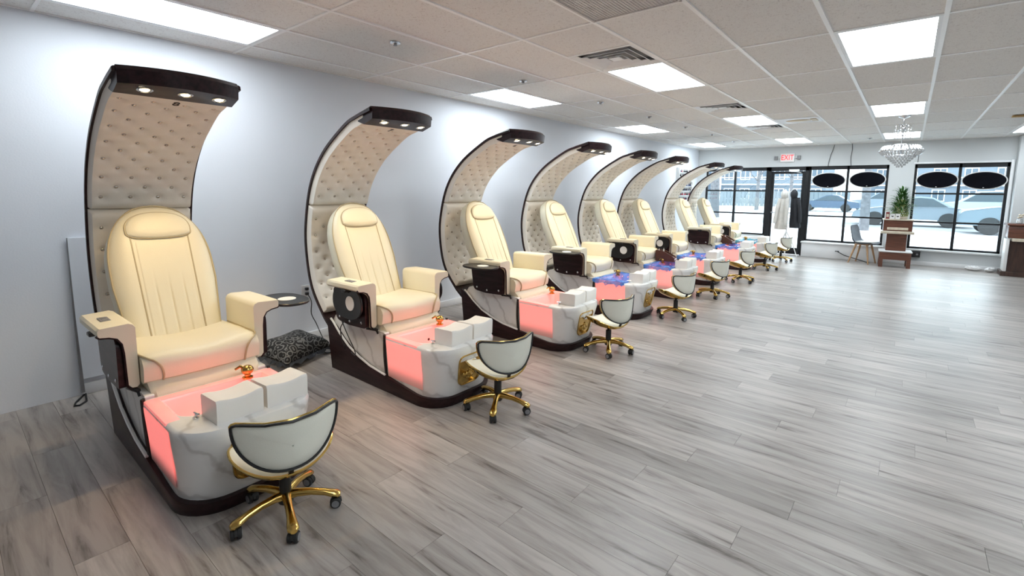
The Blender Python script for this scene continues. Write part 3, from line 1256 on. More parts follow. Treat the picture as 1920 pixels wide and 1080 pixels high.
def body_build():
    poly = rounded([(0.90, 0.03, 0), (1.605, 0.03, 0), (1.605, 0.447, 0.012), (1.15, 0.452, 0.05), (1.06, 0.478, 0.03), (0.93, 0.478, 0.035), (0.885, 0.40, 0.02)])
    rs = []
    for y, k in ((-0.292, 0.985), (-0.298, 1.0), (0.298, 1.0), (0.292, 0.985)):
        rs.append([off(Vector((1.25 + (p[0] - 1.25) * k, y, 0.25 + (p[1] - 0.25) * k))) for p in poly])
    return G().rings(rs)


def rail_build(s):
    """bright edge moulding that follows the top of the dark skirt"""
    pts = []
    for i in range(24):
        x = 0.875 + (1.62 - 0.875) * i / 23
        pts.append(off(Vector((x, s * 0.312, skirt_top(x) + 0.004))))
    return G().tube(pts, 0.009, 6)


RIMZ = 0.432


def tub_build():
    out_t = plan(0.308, 2.235, 0.17, 1.635)
    out_m = plan(0.312, 2.232, 0.17, 1.635)
    out_b = plan(0.290, 2.16, 0.18, 1.635)
    inn = plan(0.250, 2.005, 0.10, 1.672)
    n = len(out_t)
    g = G()
    rs = [[off(Vector((p[0], p[1], 0.04))) for p in out_b],
          [off(Vector((p[0] * 0.5 + q[0] * 0.5, p[1] * 0.5 + q[1] * 0.5, 0.24))) for p, q in zip(out_b, out_m)],
          [off(Vector((p[0], p[1], 0.39))) for p in out_m],
          [off(Vector((p[0], p[1], RIMZ - 0.016))) for p in out_m],
          [off(Vector((p[0] - 0.006, p[1] * 0.985, RIMZ - 0.003))) for p in out_t],
          [off(Vector((p[0] - 0.016, p[1] * 0.96, RIMZ))) for p in out_t],
          [off(Vector((p[0], p[1], RIMZ))) for p in inn]]
    return g.rings(rs, cap=False)


def basin_build():
    inn = plan(0.250, 2.005, 0.10, 1.672)
    in2 = plan(0.215, 1.965, 0.09, 1.70)
    in3 = plan(0.19, 1.94, 0.08, 1.72)
    g = G()
    rs = [[off(Vector((p[0], p[1], RIMZ - 0.0005))) for p in inn],
          [off(Vector((p[0] * 0.5 + q[0] * 0.5, p[1] * 0.5 + q[1] * 0.5, RIMZ - 0.02))) for p, q in zip(inn, in2)],
          [off(Vector((p[0], p[1], 0.24))) for p in in2],
          [off(Vector((p[0], p[1], 0.20))) for p in in3],
          [off(Vector((1.83 + (p[0] - 1.83) * 0.02, p[1] * 0.02, 0.195))) for p in in3]]
    g.rings(rs, cap=False)
    return g


def rimglow_build():
    """side rims of the basin, lit through"""
    g = G()
    for s in (-1, 1):
        g.box(1.632 - XO, 1.99 - XO, min(s * 0.249, s * 0.3115), max(s * 0.249, s * 0.3115), RIMZ - 0.03, RIMZ + 0.0015, 0.006, 2)
    g.box(1.625 - XO, 1.675 - XO, -0.30, 0.30, RIMZ - 0.03, RIMZ + 0.001, 0.006, 2)
    return g


def glow_build(s):
    def fn(u, v):
        x = 1.642 + (2.035 - 1.642) * u
        z = 0.125 + (0.408 - 0.125) * v
        if z < 0.24:
            y = 0.290 + (0.301 - 0.290) * (z - 0.04) / 0.20
        else:
            y = 0.301 + (0.312 - 0.301) * (z - 0.24) / 0.15
        return off(Vector((x, s * (min(y, 0.312) + 0.0025), z)))
    return G().grid(fn, 8, 10)


def strip_build(s):
    pts = [off(Vector((1.618 - 0.012 * math.sin(math.pi * i / 10), s * (0.296 + 0.014 * i / 10), 0.10 + 0.34 * i / 10))) for i in range(11)]
    return G().tube(pts, 0.011, 6)


def foot_build():
    g = G()
    rs = []
    for i in range(13):
        y = -0.105 + 0.21 * i / 12
        e = 1 - abs(y / 0.105) ** 10
        top = 0.118 - 0.018 * math.cos(math.pi * y / 0.21) - 0.006 * (1 - e)
        rs.append([(-0.085, y, 0.0), (0.085, y, 0.0), (0.088, y, top - 0.012), (0.080, y, top), (-0.078, y, top - 0.004), (-0.086, y, top - 0.014)])
    return g.rings(rs)


def emblem_build():
    o_ = rounded([(-0.13, 0.125, 0.05), (-0.105, -0.115, 0.06), (0.105, -0.115, 0.06), (0.13, 0.125, 0.05)])
    g = G()
    g.rings([[(x, p[0] * k, p[1] * k) for p in o_] for k, x in ((1.0, -0.02), (1.0, 0.006), (0.97, 0.009), (0.93, 0.008), (0.90, 0.001), (0.02, 0.001))])
    return g


def relief_build():
    g = G()
    rnd = random.Random(3)
    for i in range(16):
        a = rnd.uniform(0, 6.28)
        r = rnd.uniform(0.0, 0.065)
        c = (0.002, r * math.cos(a), -0.035 + 0.5 * r * math.sin(a))
        g.sphere(c, rnd.uniform(0.012, 0.024), 0.5, 1.2, 0.9, 8, 6)
    return g


def badge_build():
    o_ = ellipse(0.045, 0.020, 24)
    return G().rings([[(x, p[0] * k, p[1] * k + 0.065) for p in o_] for k, x in ((1, 0.0), (1, 0.012), (0.85, 0.015), (0.05, 0.015))])


def faucet_build():
    g = G()
    g.lathe([(0.028, 0.0), (0.028, 0.008), (0.016, 0.014), (0.016, 0.03)], 14)
    g.sphere((0, 0, 0.048), 0.033, 1, 1, 0.85, 14, 10)
    g.tube([(0.0, 0.0, 0.05), (-0.02, -0.03, 0.07), (-0.035, -0.05, 0.055)], [0.009, 0.009, 0.007], 8)
    return g


def valve_build():
    return G().lathe([(0.014, 0), (0.014, 0.006), (0.006, 0.01), (0.006, 0.02)], 10).tube([(-0.02, 0, 0.022), (0.022, 0.006, 0.024)], 0.0055, 6)


def lever_build():
    return G().box(-0.05, 0.05, -0.012, 0.012, -0.008, 0.008, 0.004, 2).tube([(0.04, 0, 0), (0.055, 0.0, -0.03)], 0.007, 6)


def ctrl_build():
    return G().box(-0.05, 0.05, -0.022, 0.022, 0, 0.005, 0.002).box(-0.04, -0.01, -0.012, 0.012, 0.005, 0.007).box(0.0, 0.04, -0.012, 0.012, 0.005, 0.007)


CHY = [0.905, 2.36, 3.93, 5.42, 6.88, 8.22, 10.28, 11.68]
LTRAY = ['bracket', 'down', 'up', 'up', 'down', 'down', 'none', 'down']
RTRAY = ['up', 'down', 'none', 'none', 'none', 'none', 'none', 'none']
CLAB = ['cream pedicure chair numbered 8 under an arched tufted canopy, nearest to the camera',
        'cream pedicure chair numbered 7, second from camera, cup tray folded down on its side',
        'third pedicure chair from the camera with its round black side tray raised',
        'fourth pedicure chair from the camera with blue plastic film in its tub',
        'fifth pedicure chair from the camera with a brown bottle caddy beside its seat',
        'sixth pedicure chair from the camera, last before the wide gap in the row',
        'seventh pedicure chair from the camera, just after the wide gap in the row',
        'farthest pedicure chair, closest to the shop window']
for k, yc in enumerate(CHY):
    num = 8 - k
    t = thing('pedicure_chair', CLAB[k], 'pedicure chair', (XO, yc, 0), 0, 'row of pedicure spa chairs')
    sh = part('canopy_shell', 'shell', shell_build, 'mahogany', t)
    up = part('canopy_cushion', 'padu', lambda: pad_build(ibar, iseam, SP_UP, 130), 'tuft', t)
    lo = part('canopy_cushion', 'padl', lambda: pad_build(iseam, ilow, SP_LO, 100), 'tuft', t)
    if k < 2:
        for pd, sp in ((up, SP_UP), (lo, SP_LO)):
            for f, yy in sp:
                p, n = arc_at(f)
                b_ = part('crystal_button', 'stud', stud_build, 'crystal_stud', pd)
                b_.location = off(p + n * 0.067 + Vector((0, yy, 0)))
                b_.rotation_euler = n.to_track_quat('Z', 'Y').to_euler()
    else:
        tag(part('crystal_buttons', 'studu', lambda: studs_joined(SP_UP), 'crystal_stud', up), kind='stuff')
        tag(part('crystal_buttons', 'studl', lambda: studs_joined(SP_LO), 'crystal_stud', lo), kind='stuff')
    bar = part('light_bar', 'bar', bar_build, 'mahogany', t)
    for yy in (-0.165, 0.01, 0.18):
        n = spot_n(yy)
        c = off(spot_pos(yy))
        e = n.to_track_quat('Z', 'Y').to_euler()
        part('spotlight_ring', 'sring', lambda: G().lathe([(0.024, 0.0), (0.036, 0.0), (0.036, 0.004), (0.030, 0.007), (0.023, 0.003)], 20), 'chrome', bar, c, e)
        part('spotlight_bulb', 'sbulb', lambda: G().lathe([(0.024, 0.0), (0.020, 0.004), (0.001, 0.006)], 16), 'led', bar, c, e)
        ld = bpy.data.lights.get('canopy_spot') or bpy.data.lights.new('canopy_spot', 'SPOT')
        ld.energy = 6.5
        ld.color = (1.0, 0.74, 0.40)
        ld.spot_size = math.radians(105)
        ld.spot_blend = 0.7
        ld.shadow_soft_size = 0.02
        lo_ = bpy.data.objects.new('canopy_lamp', ld)
        COL.objects.link(lo_)
        lo_.parent = t
        lo_.location = c + n * 0.015
        lo_.rotation_euler = Vector((-0.12, 0, -1)).normalized().to_track_quat('-Z', 'Y').to_euler()
    # printed number
    p, n = arc_at(ibar + 7)
    me = text_mesh(str(num), 0.075, 0.001, num)
    me.materials.append(M['print'])
    nb = obj('number_print', me, None, up)
    tdir = (ARC[ibar + 5] - ARC[ibar + 9]).normalized()
    mx = Matrix.Identity(4)
    for r_ in range(3):
        mx[r_][0] = (0, 1, 0)[r_]
        mx[r_][1] = tdir[r_]
        mx[r_][2] = Vector((0, 1, 0)).cross(tdir)[r_]
        mx[r_][3] = off(p + n * 0.0835 + Vector((0, 0.02, 0)))[r_]
    nb.matrix_local = mx
    nb['label'] = 'dark number %d' % num
    # seat
    bk = part('backrest', 'back', back_build, 'leather', t)
    part('back_panel', 'panel', panel_build, 'leather', bk)
    for s in (-1, 1):
        part('panel_seam', 'pseam%d' % s, lambda s=s: G().tube([bpt(0.03 + 0.735 * i / 20, s * (0.142 + 0.014 * (0.03 + 0.735 * i / 20)), 0.0905) for i in range(21)], 0.005, 6), 'leather_dark', bk)
    part('headrest', 'headr', headrest_build, 'leather', bk)
    part('headrest_piping', 'headp', lambda: G().loop_tube([bpt(p[0], p[1], 0.096) for p in hr_out(48)], 0.005, 6), 'leather_dark', bk)
    part('piping', 'backp', back_piping_build, 'leather_dark', bk)
    st = part('seat_cushion', 'seat', seat_build, 'leather', t)
    for s in (-1, 1):
        part('piping', 'seatp%d' % s, lambda s=s: seat_piping(s), 'leather_dark', st)
    part('seat_apron', 'apron', apron_build, 'leather', t)
    for s in (-1, 1):
        ar = part('armrest', 'arm%d' % s, lambda s=s: arm_build(s), 'leather', t)
        part('arm_trim', 'arme%d' % s, lambda s=s: arm_edge_build(s), 'mahogany', ar)
        part('side_panel', 'armp%d' % s, lambda s=s: panel_side_build(s), 'mahogany', ar)
        for bx, bz in ((1.12, 0.505), (1.26, 0.49), (1.42, 0.505)):
            part('bolt', 'bolt%d' % s, lambda s=s: bolt_build(s), 'chrome', ar, off(Vector((bx, s * 0.371, bz))))
        part('bracket', 'brk%d' % s, lambda s=s: bracket_build(s), 'black', ar)
        st_ = (LTRAY if s < 0 else RTRAY)[k]
        if st_ == 'up':
            tr = part('tray', 'tray', tray_build, 'black', t, (1.34 - XO, s * 0.555, 0.755))
            part('cup_ring', 'tring', ring_build, 'white_plastic', tr, (0.03, 0.0, 0))
        elif st_ == 'down':
            tr = part('tray', 'tray', tray_build, 'black', t, (1.27 - XO, s * 0.385, 0.645), (math.radians(-90 * s), 0, 0))
            part('cup_ring', 'tring', ring_build, 'chrome', tr, (0.05, 0.0, 0))
    part('remote_pad', 'ctrl', ctrl_build, 'greyplastic', t, (1.30 - XO, -0.38, 0.8095))
    part('recline_lever', 'lever', lever_build, 'black', t, (1.47 - XO, -0.315, 0.455), (0, 0, 0.25))
    # base
    part('base_skirt', 'skirt', skirt_build, 'mahogany', t)
    bd = part('base_body', 'body', body_build, 'marble', t)
    for s in (-1, 1):
        part('edge_moulding', 'rail%d' % s, lambda s=s: rail_build(s), 'white_plastic', bd)
        part('joint_strip', 'strip%d' % s, lambda s=s: strip_build(s), 'black', bd)
    tb = part('foot_tub', 'tub', tub_build, 'marble', t)
    part('basin', 'basin', basin_build, 'basin', tb)
    part('lit_rim', 'rimg', rimglow_build, 'basin', tb)
    for s in (-1, 1):
        part('lit_side', 'glow%d' % s, lambda s=s: glow_build(s), 'glow', tb)
    part('faucet', 'faucet', faucet_build, 'darkgold', tb, (1.70 - XO, 0.16, RIMZ))
    part('valve_handle', 'valve', valve_build, 'chrome', tb, (2.03 - XO, -0.20, RIMZ))
    part('valve_handle', 'valve', valve_build, 'chrome', tb, (2.03 - XO, 0.27, RIMZ), (0, 0, 1.2))
    part('water_jet', 'jet', lambda: G().lathe([(0.001, 0.012), (0.011, 0.010), (0.015, 0.0)], 12), 'black', tb, (1.683 - XO, 0.05, 0.335), (0, math.radians(90), 0))
    em = part('front_badge', 'emblem', emblem_build, 'darkgold', tb, (2.199 - XO, 0.0, 0.240), (0, 0.185, 0))
    part('badge_relief', 'relief', relief_build, 'gold', em)
    part('badge_plate', 'badge', badge_build, 'chrome', em)
    part('footrest', 'foot', foot_build, 'foot_white', t, (2.095 - XO, -0.062, RIMZ), (0, 0, 0.05))
    part('footrest', 'foot', foot_build, 'foot_white', t, (2.085 - XO, 0.165, RIMZ), (0, 0, 0.05))
    ld = bpy.data.lights.get('tub_glow') or bpy.data.lights.new('tub_glow', 'POINT')
    ld.energy = 0.12
    ld.color = (1.0, 0.26, 0.20)
    ld.shadow_soft_size = 0.06
    for q in (-0.09, 0.11):
        lo_ = bpy.data.objects.new('tub_lamp', ld)
        COL.objects.link(lo_)
        lo_.parent = t
        lo_.location = (1.80 - XO, q, 0.33)

# liners in the tubs
LIN = {3: ('blue plastic liner in the fourth tub from the camera', 'film'), 4: ('blue plastic liner in the fifth tub, in front of the caddy', 'film'),
       5: ('crumpled blue plastic liner in the sixth tub, right before the gap', 'film'), 6: ('blue plastic liner in the tub below the farther brown caddy', 'film'),
       7: ('turquoise plastic liner in the farthest tub', 'film_teal')}


def liner_build(seed):
    rnd = random.Random(seed)
    ph = [rnd.uniform(0, 6.28) for _ in range(8)]
    o0 = plan(0.330, 2.02, 0.05, 1.60)
    o1 = plan(0.255, 1.985, 0.09, 1.665)
    o2 = plan(0.20, 1.94, 0.08, 1.72)

    def wob(i, a):
        return a * (math.sin(i * 1.7 + ph[0]) + 0.7 * math.sin(i * 2.9 + ph[1]) + 0.5 * rnd.uniform(-1, 1))
    n = len(o0)
    rs = []
    rs.append([Vector((p[0] + wob(i, 0.006), p[1] * (1 + wob(i, 0.01)), RIMZ - 0.03 + wob(i, 0.014))) for i, p in enumerate(o0)])
    rs.append([Vector((p[0] + wob(i, 0.006), p[1] * 0.985, RIMZ + 0.012 + abs(wob(i, 0.008)))) for i, p in enumerate(o0)])
    rs.append([Vector((p[0] + wob(i, 0.006), p[1] * (1 + wob(i, 0.012)), RIMZ + 0.016 + abs(wob(i, 0.010)))) for i, p in enumerate(o1)])
    rs.append([Vector((p[0] * 0.6 + q[0] * 0.4, p[1] * 0.6 + q[1] * 0.4, RIMZ - 0.015 + wob(i, 0.008))) for i, (p, q) in enumerate(zip(o1, o2))])
    rs.append([Vector((p[0] + wob(i, 0.006), p[1], RIMZ - 0.06 + wob(i, 0.012))) for i, p in enumerate(o2)])
    rs.append([Vector((1.83 + (p[0] - 1.83) * 0.5 + wob(i, 0.01), p[1] * 0.5, RIMZ - 0.075 + wob(i, 0.014))) for i, p in enumerate(o2)])
    rs.append([Vector((1.83 + (p[0] - 1.83) * 0.03, p[1] * 0.03, RIMZ - 0.08)) for i, p in enumerate(o2)])
    rs = [[off(v) for v in r] for r in rs]
    return G().rings(rs, cap=False)


for k, (lab, mm) in LIN.items():
    tag(obj('tub_liner', liner_build(k), mm, None, (XO, CHY[k], 0)), lab, 'plastic liner', 'plastic tub liners')

# ------------------------------------------------------------------ stools
SEATZ = 0.272


def st_seat(top):
    def fn(u, v):
        r = u
        a = 2 * math.pi * v
        c, s = math.cos(a), math.sin(a)
        x = 0.165 * r * math.copysign(abs(c) ** 0.85, c) - 0.02
        y = 0.215 * r * math.copysign(abs(s) ** 0.85, s)
        z = SEATZ + 0.078 * (abs(y) / 0.215) ** 2.2 + 0.022 * max(0, -x / 0.17) - 0.012
        if top:
            z += 0.030 * math.sqrt(max(0, 1 - r ** 6)) + 0.006
        else:
            z += 0.004 - 0.030 * (1 - r ** 4) ** 0.5
        return (x, y, z)
    return fn


def stool_seat():
    return G().grid(st_seat(True), 12, 36)


def stool_pan():
    g = G()
    g.grid(st_seat(False), 12, 36)
    f = st_seat(False)
    g.loop_tube([Vector(f(1.0, i / 40)) + Vector((0, 0, 0.004)) for i in range(40)], 0.006, 6)
    return g


def back_out(n=28):
    """half-moon outline (y, z): wide, slightly hollow top edge, full round below"""
    pts = []
    for i in range(n + 1):
        a = math.pi * i / n
        c, q = -math.cos(a), math.sin(a)
        pts.append((0.216 * math.copysign(abs(c) ** 0.9, c), 0.222 - 0.212 * abs(q) ** 0.92))
    pts += [(0.211, 0.231), (0.198, 0.238), (0.10, 0.234), (0.0, 0.232), (-0.10, 0.234), (-0.198, 0.238), (-0.211, 0.231)]
    return pts


def back_bend(y):
    return 0.172 - 0.098 * (y / 0.21) ** 2


def stool_back(th, grow, dx=0.0):
    o_ = back_out()
    g = G()
    cz = 0.12
    rs = []
    for s, d in ((0.96, -0.5), (1.0, -0.3), (1.0, 0.3), (0.96, 0.5), (0.6, 0.62), (0.25, 0.66), (0.02, 0.66)):
        ring = []
        for y, z in o_:
            yy, zz = y * s * grow, cz + (z - cz) * s * grow
            ring.append((back_bend(yy) + d * th + dx + 0.10 * zz, yy, SEATZ + 0.032 + zz))
        rs.append(ring)
    # inner face
    for s in (0.02,):
        pass
    inner = []
    for s, d in ((0.02, -0.66), (0.3, -0.66), (0.7, -0.6)):
        inner.append([(back_bend(y * s * grow) + d * th + dx + 0.10 * (cz + (z - cz) * s * grow), y * s * grow, SEATZ + 0.032 + cz + (z - cz) * s * grow) for y, z in o_])
    return g.rings(inner + rs, cap=False)


def stool_back_edge():
    o_ = back_out()
    return G().loop_tube([(back_bend(y) + 0.014 + 0.10 * z, y, SEATZ + 0.032 + z) for y, z in o_], 0.006, 6)


def stool_back_gold():
    o_ = back_out()
    return G().loop_tube([(back_bend(y) - 0.008 + 0.10 * z, y * 1.0, SEATZ + 0.032 + z) for y, z in o_], 0.0045, 6)


def stool_lift():
    return G().lathe([(0.030, 0.06), (0.033, 0.065), (0.033, 0.085), (0.026, 0.09), (0.026, 0.205), (0.022, 0.207), (0.014, 0.209), (0.014, SEATZ - 0.03)], 16)


def stool_plate():
    return G().box(-0.08, 0.07, -0.05, 0.05, SEATZ - 0.040, SEATZ - 0.018, 0.006, 2).tube([(0.0, 0.04, SEATZ - 0.032), (0.02, 0.16, SEATZ - 0.030)], 0.006, 6).tube([(0.05, 0, SEATZ - 0.03), (0.13, 0, SEATZ - 0.01), (0.155, 0, SEATZ + 0.04), (0.168, 0, SEATZ + 0.10)], 0.012, 8)


def stool_leg():
    rs = []
    for x, z, w, h in ((0.0, 0.092, 0.026, 0.026), (0.05, 0.098, 0.019, 0.020), (0.11, 0.094, 0.017, 0.017), (0.17, 0.082, 0.019, 0.016), (0.205, 0.070, 0.024, 0.018), (0.228, 0.064, 0.024, 0.017), (0.240, 0.062, 0.014, 0.010)):
        rs.append([(x, w * math.cos(2 * math.pi * q / 10), z + h * math.sin(2 * math.pi * q / 10)) for q in range(10)])
    return G().rings(rs)


def caster_build():
    g = G()
    for s in (-1, 1):
        g.lathe([(0.001, -0.009), (0.021, -0.009), (0.025, -0.005), (0.025, 0.005), (0.021, 0.009), (0.001, 0.009)], 18, (0, s * 0.013, 0.025), (0, 1, 0))
    g.tube([(-0.004, 0, 0.05), (0, 0, 0.028)], 0.008, 8)
    # hood
    rs = []
    for yy in (-0.006, 0.006):
        rs.append([(0.027 * math.cos(a), yy, 0.025 + 0.027 * math.sin(a)) for a in [math.pi * i / 8 for i in range(9)]])
    g.rings(rs)
    return g


def caster_hub(q):
    return G().lathe([(0.013, 0.0), (0.017, 0.0), (0.017, 0.0015), (0.013, 0.0015)], 16, (0, q * 0.0225, 0.025), (0, q, 0))


STOOLS = [(2.405, 0.935, -13, 54), (2.43, 2.40, -17, 15), (2.43, 3.99, -15, 12), (2.44, 5.66, -15, 30), (2.41, 7.16, -15, 12), (2.40, 8.70, -13, 40), (2.41, 10.43, -15, 8), (2.41, 11.95, -17, 25)]
SLAB = ['nearest cream stool with half-moon back and gold star base, in front of chair 8',
        'cream and gold stool in front of chair 7, second from the camera',
        'third cream and gold stool from the camera, by the third pedicure tub',
        'fourth cream and gold stool from the camera, by the fourth pedicure tub',
        'fifth cream and gold stool from the camera, by the fifth pedicure tub',
        'sixth cream and gold stool from the camera, before the gap in the row',
        'seventh cream and gold stool from the camera, second closest to the door',
        'farthest cream stool, standing below the hanging coats by the door']
for i, (x, y, az, bz) in enumerate(STOOLS):
    t = thing('rolling_stool', SLAB[i], 'stool', (x, y, 0), math.radians(az), 'rolling pedicure stools')
    part('seat', 'stseat', stool_seat, 'stool_leather', t)
    part('seat_pan', 'stpan', stool_pan, 'gold', t)
    bk = part('backrest', 'stback', lambda: stool_back(0.022, 0.985), 'stool_leather', t)
    part('back_edging', 'stbe', stool_back_edge, 'black', bk)
    part('back_rim', 'stbg', stool_back_gold, 'gold', bk)
    part('gas_lift', 'stlift', stool_lift, 'black', t)
    part('seat_plate', 'stplate', stool_plate, 'black', t)
    for q in range(5):
        a = math.radians(bz - az + q * 72)
        lg = part('leg', 'stleg', stool_leg, 'gold', t, (0, 0, 0), (0, 0, a))
        cs = part('caster', 'stcast', caster_build, 'rubber', lg, (0.218, 0, 0), (0, 0, math.radians((q * 83 + i * 40) % 180)))
        for e in (-1, 1):
            part('wheel_ring', 'sthub%d' % e, lambda e=e: caster_hub(e), 'greyplastic', lg, (0.218, 0, 0), cs.rotation_euler)

# ------------------------------------------------------------------ floor cushion, stand, outlet, cords
def cushion_build():
    def side(sg):
        def fn(u, v):
            a, b_ = 2 * u - 1, 2 * v - 1
            k = (1 - a ** 4) * (1 - b_ ** 4)
            h = 0.11 * max(0, k) ** 0.45
            px = 0.20 * a * (1 - 0.10 * (1 - b_ * b_))
            py = 0.27 * b_ * (1 - 0.10 * (1 - a * a))
            h *= 1 + 0.12 * math.sin(3.1 * a + 1) * math.cos(2.3 * b_)
            return (px, py, 0.075 + sg * h * (1.0 if sg > 0 else 0.62))
        return fn
    g = G()
    g.grid(side(1), 24, 24)
    g.grid(side(-1), 24, 24, True)
    return g


g = cushion_build()
bmesh.ops.remove_doubles(g.bm, verts=g.bm.verts, dist=0.0005)
t = thing('floor_cushion', 'black and grey damask patterned cushion lying on the floor beside chair 7', 'cushion', (0.40, 1.93, 0.0), 0.35)
cu = obj('cushion_cover', g, 'damask', t)
cu.rotation_euler = (0, 0.16, 0)
cu.location.z = 0.025
g = G()
ru = random.Random(5)
pts0, pts1 = [], []
for i in range(60):
    u = i / 60 * 4
    k = int(u)
    f = u - k
    P4 = [(-1, -1), (1, -1), (1, 1), (-1, 1)]
    a, b_ = P4[k], P4[(k + 1) % 4]
    px, py = (a[0] + (b_[0] - a[0]) * f) * 0.19, (a[1] + (b_[1] - a[1]) * f) * 0.262
    w = 0.02 * math.sin(i * 1.9)
    pts0.append((px, py, 0.078 - 0.01))
    pts1.append((px * 1.17 + ru.uniform(-0.005, 0.005), py * 1.13 + ru.uniform(-0.005, 0.005), 0.055 + w))
rf = obj('ruffle', G().rings([pts0, pts1], cap=False), 'coat_black', cu)

t = thing('leaning_panel', 'narrow grey panel with a dark edge leaning on the wall left of the nearest chair', 'panel', (0.0, 0.62, 0))
obj('panel_board', G().box(0.012, 0.024, -0.042, 0.17, 0.12, 1.15, 0.002), 'wall', t)
obj('edge_strip', G().rings([[(0.026, -0.052, 0.03), (0.05, -0.052, 0.03), (0.05, -0.030, 0.03), (0.026, -0.030, 0.03)], [(0.016, -0.050, 0.55), (0.03, -0.050, 0.55), (0.03, -0.040, 0.55), (0.016, -0.040, 0.55)], [(0.012, -0.047, 1.15), (0.02, -0.047, 1.15), (0.02, -0.043, 1.15), (0.012, -0.043, 1.15)]]), 'grey_metal', t)
obj('foot', G().loop_tube([(0.04, -0.04, 0.008), (0.16, -0.10, 0.008), (0.22, -0.115, 0.008), (0.235, -0.09, 0.008), (0.18, -0.045, 0.008), (0.06, -0.03, 0.02)], 0.006, 6), 'black', t)

t = thing('wall_outlet', 'white wall outlet with two black plugs behind chair 7', 'outlet', (0.0, 2.275, 0.50))
obj('cover_plate', G().box(0, 0.006, -0.04, 0.04, -0.06, 0.06, 0.002), 'white_plastic', t)
obj('plug', G().box(0.004, 0.035, -0.006, 0.024, 0.012, 0.040, 0.004), 'black', t)
obj('plug', G().box(0.004, 0.035, -0.006, 0.024, -0.036, -0.008, 0.004), 'black', t)
c1 = spline([(0.035, 2.285, 0.475), (0.07, 2.30, 0.40), (0.06, 2.30, 0.28), (0.09, 2.33, 0.18), (0.22, 2.34, 0.03), (0.34, 2.36, 0.006), (0.5, 2.44, 0.006)], 30)
tag(obj('power_cord', G().tube(c1, 0.0045, 6), 'black'), 'black power cord hanging from the wall outlet behind chair 7', 'cord')
c2 = spline([(0.30, 2.30, 0.006), (0.38, 2.22, 0.006), (0.50, 2.20, 0.006), (0.52, 2.28, 0.006), (0.42, 2.33, 0.006), (0.55, 2.42, 0.006)], 30)
tag(obj('power_cord', G().tube(c2, 0.0045, 6), 'black'), 'black cord looped on the floor between cushion and chair 7', 'cord')
c3 = spline([(1.20, 2.36 - 0.385, 0.48), (1.17, 2.36 - 0.40, 0.42), (1.14, 2.36 - 0.37, 0.30), (1.13, 2.36 - 0.345, 0.265)], 20)
tag(obj('speaker_cable', G().tube(c3, 0.004, 6).tube([c3[-1], c3[-1] + Vector((-0.003, 0, -0.035))], 0.008, 6), 'black'), 'thin black cable with a plug dangling below the arm of chair 7', 'cord')
c4 = spline([(1.17, 2.36 - 0.385, 0.475), (1.26, 2.36 - 0.40, 0.40), (1.32, 2.36 - 0.375, 0.27), (1.28, 2.36 - 0.35, 0.215), (1.22, 2.36 - 0.345, 0.225)], 24)
tag(obj('speaker_cable', G().tube(c4, 0.004, 6), 'black'), 'thin black cable hanging in a long loop below the arm of chair 7', 'cord')


# ------------------------------------------------------------------ caddies
def caddy(x, y, z, rz, lab, nb):
    t = thing('bottle_caddy', lab, 'caddy', (x, y, z), rz, 'brown bottle caddies')
    prof = rounded([(-0.14, 0.0, 0.0), (0.14, 0.0, 0.0), (0.145, 0.06, 0.03), (-0.02, 0.155, 0.05), (-0.13, 0.165, 0.02)])
    for s in (-1, 1):
        obj('side_board', G().prism(prof, lambda p, q: (p[0], q, p[1]), s * 0.075 - 0.006, s * 0.075 + 0.006), 'caddy', t)
    obj('bottom_board', G().box(-0.135, 0.135, -0.07, 0.07, 0.0, 0.01), 'caddy', t)
    obj('back_board', G().box(-0.14, -0.128, -0.07, 0.07, 0.0, 0.16), 'caddy', t)
    obj('front_board', G().box(0.130, 0.142, -0.07, 0.07, 0.0, 0.06), 'caddy', t)
    obj('tray_insert', G().box(0.0, 0.135, -0.07, 0.07, 0.06, 0.085, 0.006, 2), 'tray_grey', t).rotation_euler = (0, 0.3, 0)
    rnd = random.Random(nb)
    for i in range(nb):
        bx, by = -0.095 + 0.05 * (i % 2), -0.045 + 0.085 * (i / max(1, nb - 1))
        h = rnd.uniform(0.14, 0.165)
        b_ = tag(obj('lotion_bottle', G().lathe([(0.018, 0.0), (0.02, 0.005), (0.02, h * 0.62), (0.008, h * 0.74), (0.007, h * 0.82)], 12), 'bottle', None, (x + bx * math.cos(rz) - by * math.sin(rz), y + bx * math.sin(rz) + by * math.cos(rz), z + 0.0105)),
                 'slim white bottle standing in ' + lab.split(' with')[0], 'bottle', 'bottles in ' + ('nearer' if nb == 2 else 'farther') + ' caddy')
        obj('bottle_cap', G().lathe([(0.010, h * 0.80), (0.010, h * 0.92), (0.004, h * 0.95), (0.003, h * 1.08)], 10), 'white_plastic' if nb == 2 else ('pol_red' if i == 1 else 'white_plastic'), b_)


caddy(1.72, 7.10, RIMZ + 0.032, 0.15, 'brown wooden caddy on the rim of the fifth tub with white bottles', 2)
caddy(1.66, 10.47, RIMZ + 0.032, -0.1, 'brown wooden caddy on the rim of the seventh tub with small bottles', 4)

